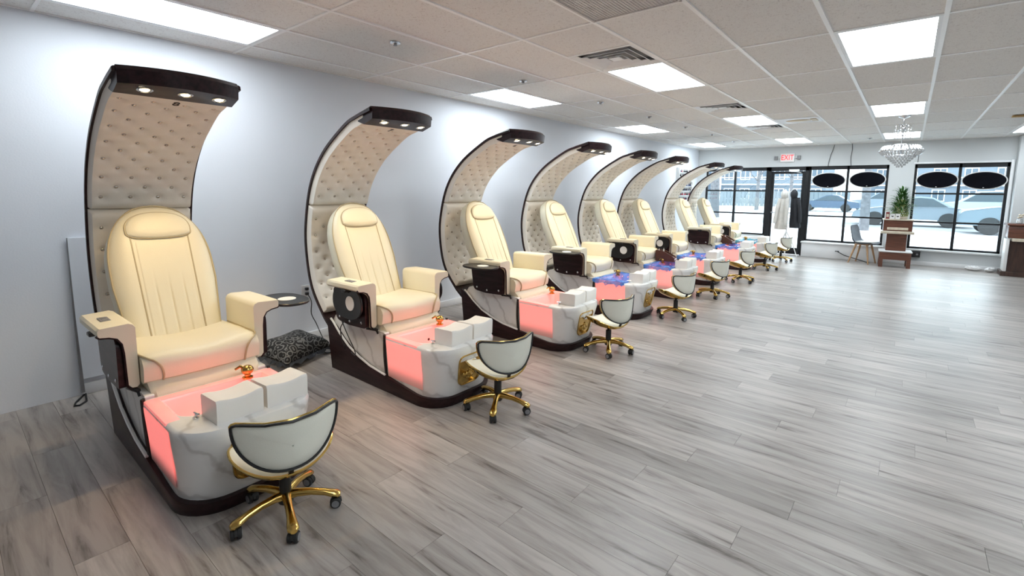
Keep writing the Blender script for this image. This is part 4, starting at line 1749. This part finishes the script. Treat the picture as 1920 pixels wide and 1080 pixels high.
# ------------------------------------------------------------------ polish rack on the left wall
t = thing('polish_rack', 'white wall rack of nail polish seen past the farthest canopy', 'rack', (0.0, 12.35, 1.30))
obj('rack_back', G().box(0.0, 0.012, -0.48, 0.48, 0, 0.82, 0.002), 'white_plastic', t)
for s in (-1, 1):
    obj('rack_side', G().box(0.0, 0.085, s * 0.48 - 0.008, s * 0.48 + 0.008, 0, 0.82, 0.002), 'white_plastic', t)
cols = ['pol_black', 'pol_navy', 'pol_red', 'pol_pink', 'pol_grey']
rnd = random.Random(11)
for r in range(7):
    z = 0.02 + r * 0.115
    obj('rack_shelf', G().box(0.0, 0.08, -0.475, 0.475, z - 0.008, z, 0.001), 'white_plastic', t)
    runs = ['pol_red', 'pol_red', 'pol_black', 'pol_navy', 'pol_grey', 'pol_black', 'pol_black']
    for q in range(14):
        if rnd.random() < 0.18:
            continue
        yy = -0.43 + q * 0.066
        mm = runs[r] if rnd.random() < 0.7 else rnd.choice(cols)
        bt = obj('polish_bottle', G().lathe([(0.013, 0.0), (0.015, 0.003), (0.015, 0.03), (0.006, 0.037)], 8), mm, None, (0.045, 12.35 + yy, 1.30 + z + 0.0005))
        tag(bt, 'tiny nail polish bottle on %s shelf of the white wall rack' % ['the bottom', 'the second', 'the third', 'the fourth', 'the fifth', 'the sixth', 'the top'][r], 'nail polish', 'nail polish bottles on rack shelf %s' % 'abcdefg'[r])
        obj('cap', G().lathe([(0.008, 0.036), (0.007, 0.068)], 8), 'pol_black', bt)

# ------------------------------------------------------------------ far wall objects
t = thing('exit_sign', 'lit red EXIT sign with two emergency lamp heads above the door', 'exit sign', (2.145, YF, 2.365))
obj('sign_box', G().box(-0.15, 0.15, -0.05, 0, -0.10, 0.10, 0.006, 2), 'white_plastic', t)
me = text_mesh('EXIT', 0.17, 0.002, 'exit')
me.materials.append(M['red_glow'])
tx = obj('lettering', me, None, t, (0, -0.053, 0), (math.radians(90), 0, 0))
tx.scale = (0.78, 1.05, 1)
tx['label'] = 'red letters EXIT'
for s in (-1, 1):
    lh = obj('lamp_head', G().box(s * 0.245 - 0.035, s * 0.245 + 0.035, -0.075, -0.02, -0.045, 0.045, 0.008, 2), 'greyplastic', t)
    obj('lamp_arm', G().tube([(s * 0.15, -0.03, 0), (s * 0.215, -0.035, 0)], 0.01, 6), 'white_plastic', lh)
OV = [(3.02, 1.815, 'first black oval sign from the door, in the window next to it'), (3.755, 1.83, 'second black oval sign from the door, in the same window as the first'),
      (4.925, 1.815, 'black oval sign in the left half of the right window'), (5.635, 1.80, 'black oval sign in the right half of the right window')]
for x, z, lab in OV:
    t = thing('oval_sign', lab, 'sign', (x, YF + 0.0, z), 0, 'black oval window signs')
    o_ = ellipse(0.315, 0.165, 48)
    o2 = ellipse(0.335, 0.183, 48)
    part('sign_board', 'oval', lambda: G().prism(o_, lambda p, q: (p[0], q, p[1]), -0.022, -0.008), 'sign_black', t)
    part('white_border', 'ovalb', lambda: G().prism(o2, lambda p, q: (p[0], q, p[1]), -0.008, 0.0), 'white_plastic', t)
    part('hanging_tab', 'ovalt', lambda: G().box(-0.012, 0.012, -0.024, -0.006, -0.150, -0.138, 0.002), 'white_plastic', t)
for pts, lab in (([(3.087, 2.63), (3.045, 2.46), (3.03, 2.41), (3.0, 2.25), (2.99, 2.14)], 'loose dark wire hanging above the window, left one'),
                 ([(3.418, 2.64), (3.43, 2.5), (3.415, 2.33), (3.432, 2.14)], 'loose dark wire hanging above the window, right one'),
                 ([(4.60, 2.36), (4.595, 2.27), (4.59, 2.16)], 'short dark wire hanging beside the right window')):
    tag(obj('hanging_wire', G().tube(spline([(a, YF - 0.008, b_) for a, b_ in pts], 16), 0.005, 5), 'black'), lab, 'wire', 'wires above the windows')

# coats on a rack
t = thing('coat_rack', 'slim white coat rack standing in front of the door', 'coat rack', (2.34, 12.8, 0))
obj('pole', G().tube([(0, 0, 0.0), (0, 0, 1.62)], 0.014, 8), 'white_metal', t)
for a in (0.4, 2.5, 4.4):
    obj('leg', G().tube([(0, 0, 0.62), (0.16 * math.cos(a), 0.16 * math.sin(a), 0.3), (0.26 * math.cos(a), 0.26 * math.sin(a), 0.01)], 0.011, 6), 'white_metal', t)
for a in (math.pi, 0.0):
    obj('hook', G().tube(spline([(0, 0, 1.52), (0.05 * math.cos(a), 0, 1.56), (0.08 * math.cos(a), 0, 1.60)], 8), 0.008, 6), 'white_metal', t)


def coat(name, lab, x, y, m_, secs, seed, sleeve):
    rnd = random.Random(seed)
    t = thing(name, lab, 'coat', (x, y, 0))
    ph = rnd.uniform(0, 6)
    rs = []
    for z, w, d, cx in secs:
        ring = []
        for q in range(28):
            a = 2 * math.pi * q / 28
            f = 1 + 0.10 * math.sin(5 * a + ph + z * 3) * (1 if z < 1.25 else 0.2) + 0.05 * math.sin(9 * a + z * 7)
            ring.append((cx + w * math.cos(a) * f, d * math.sin(a) * f, z))
        rs.append(ring)
    bd = obj('coat_body', G().rings(rs), m_, t)
    z0 = secs[-1][0]
    hd = G().sphere((secs[-1][3], -0.03, z0 - 0.02), 0.09, 0.85, 0.85, 1.3, 16, 12)
    obj('hood', hd, m_, t)
    for s, pts in sleeve:
        obj('sleeve', G().tube(spline(pts, 16), [0.048 - 0.012 * i / 16 for i in range(17)], 12), m_, t)
    return t


coat('hooded_coat', 'off-white hooded down coat hanging beside the dark coat by the door', 2.26, 12.72, 'coat_white',
     [(0.66, 0.125, 0.09, -0.03), (0.70, 0.135, 0.10, -0.03), (0.95, 0.112, 0.09, -0.01), (1.2, 0.095, 0.085, 0.0), (1.36, 0.088, 0.08, 0.01), (1.43, 0.065, 0.065, 0.01), (1.49, 0.04, 0.05, 0.01)], 1,
     [(-1, [(-0.065, -0.02, 1.38), (-0.115, -0.05, 1.15), (-0.14, -0.07, 0.92), (-0.15, -0.08, 0.80)]), (1, [(0.07, -0.05, 1.37), (0.085, -0.09, 1.15), (0.085, -0.10, 0.9), (0.08, -0.10, 0.76)])])
coat('hooded_coat', 'black hooded coat hanging beside the off-white coat by the door', 2.465, 12.84, 'coat_black',
     [(0.70, 0.105, 0.09, 0.03), (0.74, 0.112, 0.10, 0.03), (1.0, 0.092, 0.09, 0.02), (1.25, 0.08, 0.08, 0.0), (1.38, 0.07, 0.075, -0.01), (1.45, 0.055, 0.06, -0.02), (1.50, 0.04, 0.05, -0.02)], 2,
     [(1, [(0.055, -0.02, 1.40), (0.10, -0.04, 1.18), (0.125, -0.05, 0.98), (0.13, -0.06, 0.84)])])

# shell chair
t = thing('shell_chair', 'grey upholstered shell chair with splayed wooden legs by the window', 'chair', (3.83, 12.93, 0), -0.3)


def shell_chair():
    g = G()
    prof = spline([(-0.26, 0, 0.82), (-0.23, 0, 0.72), (-0.19, 0, 0.58), (-0.15, 0, 0.48), (-0.06, 0, 0.435), (0.08, 0, 0.44), (0.20, 0, 0.455), (0.235, 0, 0.44)], 28)
    top, bot = [], []

    def fn(dz):
        def f(u, v):
            p = prof[min(28, int(round(u * 28)))]
            y = 2 * v - 1
            w = 0.225 - 0.05 * (1 - u) ** 2 if u < 0.5 else 0.225 - 0.02 * (u - 0.5)
            if u < 0.12:
                w *= 0.75 + 0.25 * (u / 0.12) ** 0.5
            return (p.x + 0.05 * y * y * (1 - u) + dz * 0.6, y * w, p.z + 0.05 * y * y * (0.3 + 0.4 * math.sin(u * 3.14)) + dz)
        return f
    g.grid(fn(0.0), 28, 14)
    g.grid(fn(-0.022), 28, 14, True)
    return g


obj('shell', shell_chair(), 'grey_shell', t)
obj('seat_pad', G().box(-0.12, 0.20, -0.17, 0.17, 0.448, 0.482, 0.014, 3), 'coat_white', t)
for sx in (-1, 1):
    for sy in (-1, 1):
        obj('leg', G().tube([(sx * 0.10, sy * 0.11, 0.43), (sx * 0.19 - 0.01, sy * 0.19, 0.0)], [0.022, 0.013], 10), 'beech', t)
obj('leg_frame', G().box(-0.13, 0.13, -0.13, 0.13, 0.40, 0.425, 0.006), 'beech', t)

# podium
t = thing('podium', 'red-brown wooden podium with a cream shelf and footed base between the windows', 'podium', (4.37, 12.78, 0), 0.06)
bs = obj('base_plinth', G().box(-0.26, 0.26, -0.22, 0.20, 0.16, 0.315, 0.006), 'wood', t)
obj('plinth_top', G().box(-0.275, 0.275, -0.235, 0.215, 0.315, 0.345, 0.006), 'card', bs)
for sx in (-1, 1):
    for sy in (-1, 1):
        obj('foot', G().box(sx * 0.225 - 0.035, sx * 0.225 + 0.035, sy * 0.175 - 0.045, sy * 0.175 + 0.025, 0.0, 0.165, 0.004), 'wood', t)
obj('column', G().box(-0.165, 0.165, -0.15, 0.15, 0.345, 0.70, 0.005), 'wood', t)
obj('shelf', G().box(-0.27, 0.27, -0.26, 0.16, 0.70, 0.755, 0.008, 2), 'cream_top', t)
up_ = obj('upper_box', G().box(-0.235, 0.235, -0.19, 0.19, 0.755, 0.975, 0.005), 'wood', t)
obj('inset_panel', G().box(-0.17, 0.17, -0.20, -0.19, 0.78, 0.83, 0.003), 'cream_top', up_)
obj('top_board', G().box(-0.25, 0.25, -0.21, 0.21, 0.975, 1.0, 0.006, 2), 'cream_top', t)

# bamboo plant
t = thing('bamboo_plant', 'tall leafy green lucky bamboo standing on the podium', 'plant', (4.40, 12.82, 1.0005))
g = G()
for i in range(20):
    a = 2 * math.pi * i / 20
    g.tube([(0.115 * math.cos(a), 0.115 * math.sin(a), 0.0), (0.13 * math.cos(a + 0.5), 0.13 * math.sin(a + 0.5), 0.12), (0.10 * math.cos(a + 1.0), 0.10 * math.sin(a + 1.0), 0.25), (0.05 * math.cos(a + 1.4), 0.05 * math.sin(a + 1.4), 0.40)], 0.009, 6)
    g.tube([(0.115 * math.cos(a), 0.115 * math.sin(a), 0.0), (0.13 * math.cos(a - 0.5), 0.13 * math.sin(a - 0.5), 0.12), (0.10 * math.cos(a - 1.0), 0.10 * math.sin(a - 1.0), 0.25), (0.05 * math.cos(a - 1.4), 0.05 * math.sin(a - 1.4), 0.40)], 0.009, 6)
obj('woven_stalks', g, 'stalk', t)
obj('pot', G().lathe([(0.09, 0.0), (0.125, 0.005), (0.135, 0.05), (0.13, 0.055), (0.02, 0.05)], 20), 'cream_top', t)
g = G()
rnd = random.Random(4)
for i in range(340):
    z = rnd.uniform(0.10, 0.58)
    a = rnd.uniform(0, 6.283)
    r0 = max(0.02, 0.15 * (1 - z / 0.75))
    L_ = rnd.uniform(0.16, 0.27) * (1.0 if z < 0.4 else 0.85)
    el = rnd.uniform(0.2, 1.0) + z
    d = Vector((math.cos(a) * math.cos(el), math.sin(a) * math.cos(el), math.sin(el)))
    sd = d.cross(Vector((0, 0, 1))).normalized()
    p = Vector((r0 * math.cos(a), r0 * math.sin(a), z))
    rs = []
    for u, w in ((0, 0.003), (0.3, 0.012), (0.6, 0.010), (1.0, 0.001)):
        c = p + d * (L_ * u) + Vector((0, 0, -0.10 * u * u * L_ / 0.2))
        nn = d.cross(sd) * 0.0012
        rs.append([c - sd * w + nn, c + nn * 2, c + sd * w + nn, c - nn])
    g.rings(rs)
tag(obj('foliage', g, 'leaf', t), kind='stuff')
for i, dx in enumerate((-0.10, -0.015)):
    t = thing('photo_card', 'small white framed card with a dark heart, %s one on the podium' % ('left' if i == 0 else 'right'), 'framed card', (4.37 + dx + 0.01, 12.605, 1.0005), 0, 'cards on the podium')
    obj('card_frame', G().box(-0.038, 0.038, -0.006, 0.006, 0.0, 0.11, 0.002), 'card', t)
    hp = [(0.55 * 0.03 * (16 * math.sin(q) ** 3) / 16, 0.055 + 0.55 * 0.03 * (13 * math.cos(q) - 5 * math.cos(2 * q) - 2 * math.cos(3 * q) - math.cos(4 * q)) / 16) for q in [2 * math.pi * j / 24 for j in range(24)]]
    obj('heart_print', G().prism(hp, lambda p, q: (p[0] * 1.3, q, p[1]), -0.0075, -0.0055), 'print', t)
t = thing('small_box', 'upright maroon box left of the plant on the podium', 'box', (4.20, 12.63, 1.0005))
obj('carton', G().box(-0.03, 0.03, -0.03, 0.03, 0, 0.14, 0.002), 'maroon', t)
obj('carton_label', G().box(-0.02, 0.02, -0.032, -0.029, 0.04, 0.10), 'cream_top', t)

# counter at right
t = thing('reception_counter', 'dark brown wooden counter at the right edge below the column', 'counter', (6.55, 12.95, 0))
obj('plinth', G().box(-0.60, 0.60, -0.20, 0.22, 0.0, 0.09, 0.004), 'wood_dark', t)
obj('body', G().box(-0.52, 0.58, -0.16, 0.22, 0.09, 0.66, 0.004), 'wood_dark', t)
obj('ledge', G().box(-0.50, 0.60, -0.26, 0.22, 0.66, 0.715, 0.006), 'cream_top', t)
obj('upper_case', G().box(-0.56, 0.60, -0.20, 0.22, 0.715, 0.95, 0.02, 3), 'wood', t)
obj('top_board', G().box(-0.585, 0.62, -0.23, 0.24, 0.95, 0.985, 0.008, 2), 'wood', t)
obj('corner_post', G().box(-0.575, -0.525, -0.20, 0.10, 0.09, 0.70, 0.01, 2), 'white_plastic', t)
t = thing('flower_jar', 'small glass jar of pale flowers on the brown counter', 'vase', (6.13, 12.86, 0.986))
obj('jar', G().lathe([(0.03, 0.0), (0.042, 0.01), (0.044, 0.06), (0.034, 0.085), (0.036, 0.095), (0.028, 0.09), (0.02, 0.02), (0.001, 0.015)], 16), 'crystal', t)
g = G()
for i in range(9):
    g.sphere((rnd.uniform(-0.04, 0.04), rnd.uniform(-0.04, 0.04), rnd.uniform(0.11, 0.17)), rnd.uniform(0.014, 0.022), u=8, v=6)
obj('blossoms', g, 'cream_top', t)
# things under the right window
t = thing('black_box', 'small black box mounted below the right window beside the podium', 'box', (4.69, YF - 0.06, 0.17))
obj('case', G().box(-0.10, 0.10, -0.05, 0.045, 0.0, 0.13, 0.006, 2), 'black', t)
obj('dial', G().lathe([(0.02, 0), (0.018, 0.008), (0.001, 0.008)], 12, (0.05, -0.05, 0.065), (0, -1, 0)), 'greyplastic', t)


def bag():
    g = G()
    g.sphere((0, 0, 0.045), 0.10, 1.25, 0.6, 0.45, 20, 14)
    rr = random.Random(9)
    for v in g.bm.verts:
        v.co *= 1 + rr.uniform(-0.12, 0.12)
        v.co.z = max(0.001, v.co.z)
    return g


tag(obj('paper_bag', bag(), 'card', None, (5.62, 13.22, 0.0)), 'crumpled white bag on the floor under the right window', 'bag')
tag(obj('paper_bag', bag(), 'card', None, (5.86, 13.20, 0.0), (0, 0, 0.9)), 'crumpled white bag against the corner of the brown counter', 'bag')
tag(obj('floor_rod', G().tube([(3.33, 13.20, 0.19), (3.48, 13.10, 0.12), (3.95, 12.95, 0.012)], 0.010, 8).box(3.29, 3.37, 13.19, 13.21, 0.18, 0.20, 0.004), 'black'), 'thin dark rod leaning behind the grey shell chair', 'rod')

# ------------------------------------------------------------------ chandelier
CX, CY = 4.37, 9.17
t = thing('chandelier', 'crystal chandelier hanging from the ceiling near the far wall', 'chandelier', (CX, CY, H))
obj('ceiling_plate', G().lathe([(0.001, 0), (0.075, 0.0), (0.072, -0.012), (0.03, -0.026), (0.008, -0.04)], 20), 'chrome', t)
obj('stem', G().tube([(0, 0, -0.03), (0, 0, -0.58)], 0.008, 8).lathe([(0.008, -0.14), (0.03, -0.165), (0.034, -0.175), (0.01, -0.20)], 14).lathe([(0.008, -0.25), (0.018, -0.27), (0.008, -0.29)], 12), 'chrome', t)
for i in range(6):
    a = 2 * math.pi * i / 6 + 0.2
    c, s = math.cos(a), math.sin(a)
    arm = obj('arm', G().tube(spline([(0.01 * c, 0.01 * s, -0.17), (0.05 * c, 0.05 * s, -0.125), (0.085 * c, 0.085 * s, -0.14), (0.09 * c, 0.09 * s, -0.18)], 12), 0.0045, 6), 'chrome', t)
    g = G()
    for q in range(4):
        g.sphere((0.09 * c, 0.09 * s, -0.20 - q * 0.035), 0.011, 1, 1, 1.4, 6, 4)
    obj('crystal_drop', g, 'crystal', arm)
for z, r in ((-0.42, 0.20), (-0.50, 0.265), (-0.57, 0.20)):
    obj('ring', G().loop_tube([(r * math.cos(2 * math.pi * i / 40), r * math.sin(2 * math.pi * i / 40), z) for i in range(40)], 0.006, 6), 'chrome', t)


def prism_drop(g, p, d, L_, w):
    d = Vector(d).normalized()
    u = d.orthogonal().normalized()
    v = d.cross(u)
    p = Vector(p)
    g.rings([[p + d * (L_ * k) + (u * math.cos(q * math.pi / 2) + v * math.sin(q * math.pi / 2)) * max(0.0008, w * r) for q in range(4)] for k, r in ((0, 0.1), (0.3, 1.0), (0.7, 0.9), (1.0, 0.1))])


g = G()
for i in range(34):
    a = 2 * math.pi * i / 34
    c, s = math.cos(a), math.sin(a)
    prism_drop(g, (0.20 * c, 0.20 * s, -0.42), (0.065 * c, 0.065 * s, -0.075), 0.105, 0.013)
    prism_drop(g, (0.265 * c, 0.265 * s, -0.50), (-0.06 * c, -0.06 * s, -0.07), 0.095, 0.013)
    prism_drop(g, (0.16 * c, 0.16 * s, -0.43), (0.02 * c, 0.02 * s, -0.1), 0.11, 0.011)
tag(obj('crystal_prisms', g, 'crystal', t), kind='stuff')
g = G()
for j in range(6):
    r = 0.165 * (1 - j / 6.2)
    n = max(5, int(2 * math.pi * r / 0.04))
    for i in range(n):
        a = 2 * math.pi * (i + 0.5 * (j % 2)) / n
        g.sphere((r * math.cos(a), r * math.sin(a), -0.585 - j * 0.028), 0.0155, 1, 1, 1.2, 6, 4)
tag(obj('crystal_beads', g, 'crystal', t, smooth=False), kind='stuff')

# ------------------------------------------------------------------ outside
tag(obj('ground_outside', G().box(-45, 60, YF + 0.15, 160, -0.12, -0.02), 'snow', smooth=False), kind='structure')
tag(obj('road_outside', G().box(-45, 60, 27.0, 34.0, -0.02, -0.012), 'asphalt', smooth=False), kind='structure')


def bare_tree(x, y, h, r, seed, lab, group=None):
    rnd = random.Random(seed)
    t = thing('bare_tree', lab, 'tree', (x, y, -0.02), 0, group)
    g = G()
    obj('trunk', G().tube([(0, 0, 0), (0.03 * h * rnd.uniform(-1, 1) * 0.3, 0, h * 0.35), (0.02 * h * rnd.uniform(-1, 1), 0.02 * h * rnd.uniform(-1, 1), h * 0.62)], [r * 1.25, r, r * 0.65], 10), 'bark', t)

    def br(p, d, L_, rr, lv):
        q = p + d * L_ * 0.5 + Vector((rnd.uniform(-1, 1), rnd.uniform(-1, 1), 0)) * L_ * 0.08
        e = q + (d + Vector((0, 0, 0.25))).normalized() * L_ * 0.5
        g.tube([p, q, e], [rr, rr * 0.75, rr * 0.5], 5)
        if lv > 0:
            for k in range(3 if lv > 1 else 4):
                s = p.lerp(e, rnd.uniform(0.4, 1.0))
                nd = (d + Vector((rnd.uniform(-1, 1), rnd.uniform(-1, 1), rnd.uniform(-0.1, 0.8))) * 0.8).normalized()
                br(s, nd, L_ * rnd.uniform(0.5, 0.75), rr * 0.5, lv - 1)
    for k in range(7):
        a = rnd.uniform(0, 6.28)
        z = h * rnd.uniform(0.32, 0.62)
        br(Vector((0, 0, z)), Vector((math.cos(a), math.sin(a), rnd.uniform(0.5, 1.3))).normalized(), h * rnd.uniform(0.25, 0.4), r * 0.42, 2)
    obj('branches', g, 'bark', t)
    return t


bare_tree(-4.8, 31.0, 9.0, 0.24, 1, 'thick grey tree trunk outside behind the last canopy', None)
bare_tree(3.12, 25.0, 6.0, 0.15, 3, 'bare street tree standing outside between two cars', None)
bare_tree(-6.0, 47.0, 7.5, 0.14, 5, 'slender bare tree outside left of the door', None)
bare_tree(-5.2, 58.0, 8.5, 0.16, 8, 'bare tree in front of the distant houses, seen through the door', None)


def car(x, y, rz, m_, lab, suv=False, L_=4.6):
    t = thing('parked_car', lab, 'car', (x, y, -0.012), rz, 'cars parked outside')
    hh = 0.35 if suv else 0.0
    lower = rounded([(-L_ / 2, 0.32, 0.05), (-L_ / 2 + 0.05, 0.82 + hh * 0.5, 0.15), (-L_ / 2 + 0.9, 0.92 + hh * 0.5, 0.2), (L_ / 2 - 1.2, 0.92 + hh * 0.5, 0.3), (L_ / 2 - 0.1, 0.72 + hh * 0.5, 0.2), (L_ / 2, 0.35, 0.08)])
    rs = []
    for yy, k in ((-0.88, 0.94), (-0.90, 0.985), (-0.86, 1.0), (0.86, 1.0), (0.90, 0.985), (0.88, 0.94)):
        rs.append([(p[0] * (0.97 + 0.03 * k), yy, 0.55 + (p[1] - 0.55) * k) for p in lower])
    obj('car_body', G().rings(rs), m_, t)
    zb, zt = 0.90 + hh * 0.5, 1.42 + hh
    a0, a1 = (-L_ / 2 + (0.25 if suv else 0.75), L_ / 2 - 1.35)
    cab = [(a0, zb), (a0 + (0.25 if suv else 0.75), zt - 0.05), (a0 + 1.2, zt), (a1 - 0.9, zt - 0.03), (a1, zb)]
    rs = [[(p[0], s * (0.86 - 0.20 * (p[1] - zb) / (zt - zb)), p[1]) for p in cab] for s in (-1, 1)]
    cb = obj('cabin', G().rings(rs), m_, t)
    for s in (-1, 1):
        w = [(a0 + 0.22, zb + 0.04), (a0 + (0.36 if suv else 0.80), zt - 0.10), (a0 + 1.25, zt - 0.06), (a1 - 0.92, zt - 0.09), (a1 - 0.16, zb + 0.04)]
        pts = [(p[0], s * (0.865 - 0.20 * (p[1] - zb) / (zt - zb) + 0.006), p[1]) for p in w]
        pts2 = [(p[0], q_[1] - s * 0.01, p[1]) for p, q_ in zip(w, pts)]
        obj('side_window', G().rings([pts2, pts]), 'car_glass', cb)
    for sx in (-1, 1):
        for s in (-1, 1):
            wh = obj('wheel', G().lathe([(0.20, -0.1), (0.32, -0.1), (0.335, -0.06), (0.335, 0.06), (0.32, 0.1), (0.20, 0.1)], 22, (sx * L_ * 0.295, s * 0.83, 0.335), (0, s, 0)), 'rubber', t)
            obj('rim', G().lathe([(0.001, 0.06), (0.20, 0.085), (0.215, 0.10), (0.20, 0.08)], 16, (sx * L_ * 0.295, s * 0.83, 0.335), (0, s, 0)), 'car_silver', wh)
    return t


car(-0.9, 49.0, math.pi, 'car_blue', 'dark blue sedan parked outside, seen through the window beside the door')
car(2.6, 52.5, math.pi, 'car_silver', 'silver car parked outside right of the blue sedan', True)
car(7.8, 41.0, math.pi, 'car_white', 'white car outside behind the right window, upper row', True)
car(8.3, 26.5, math.pi, 'car_teal', 'grey-blue car outside at the right side of the right window', True)
car(4.6, 30.5, math.pi, 'car_silver', 'silver car outside at the left side of the right window', False)


def house(name, lab, x0, x1, y, h, m_, nwx, nwz, seed):
    t = thing(name, lab, 'building', ((x0 + x1) / 2, y, -0.02))
    w = x1 - x0
    wl = obj('house_wall', G().box(-w / 2, w / 2, 0, 8, 0, h), m_, t, smooth=False)
    obj('roof', G().prism([(-0.6, h - 0.1), (8.6, h - 0.1), (4.0, h + 2.6)], lambda p, q: (q, p[0], p[1]), -w / 2 - 0.5, w / 2 + 0.5), 'roof', t, smooth=False)
    for i in range(nwx):
        for j in range(nwz):
            cx = -w / 2 + (i + 0.5) * w / nwx
            cz = 1.4 + j * 2.7
            wd = obj('window_frame', G().box(cx - 0.65, cx + 0.65, -0.08, 0.02, cz - 0.75, cz + 0.75), 'white_metal', t, smooth=False)
            obj('window_pane', G().box(cx - 0.55, cx - 0.04, -0.10, -0.06, cz - 0.65, cz + 0.65).box(cx + 0.04, cx + 0.55, -0.10, -0.06, cz - 0.65, cz + 0.65), 'window_dark', wd, smooth=False)
    for j in range(1, nwz):
        obj('balcony_rail', G().box(-w / 2, w / 2, -0.9, -0.82, j * 2.7 + 0.9, j * 2.7 + 1.0).box(-w / 2, w / 2, -0.9, 0.0, j * 2.7 - 0.1, j * 2.7 + 0.05), 'white_metal', t, smooth=False)
    return t


house('apartment_house', 'pale two-storey apartment house across the lot, behind the door', -17.0, -4.0, 74.0, 6.2, 'siding', 6, 2, 1)
house('apartment_house', 'blue-grey house across the lot, left of the door', -35.0, -18.5, 70.0, 6.2, 'siding2', 6, 2, 2)
house('apartment_house', 'pale long house across the lot, behind the oval signs', 0.0, 26.0, 82.0, 5.8, 'siding', 9, 2, 3)
t = thing('board_fence', 'weathered board fence in front of the distant houses', 'fence', (-16.0, 60.0, -0.02))
fb = G().box(-0.18, 0.18, -0.02, 0.02, 0.0, 1.7).mesh('board', False)
fb.materials.append(M['fence'])
for i in range(80):
    obj('board', fb, None, t, (-16.0 + i * 0.40, 0, random.uniform(-0.03, 0.03)))
obj('fence_rail', G().box(-16.2, 15.8, 0.02, 0.07, 1.3, 1.42).box(-16.2, 15.8, 0.02, 0.07, 0.3, 0.42), 'fence', t, smooth=False)
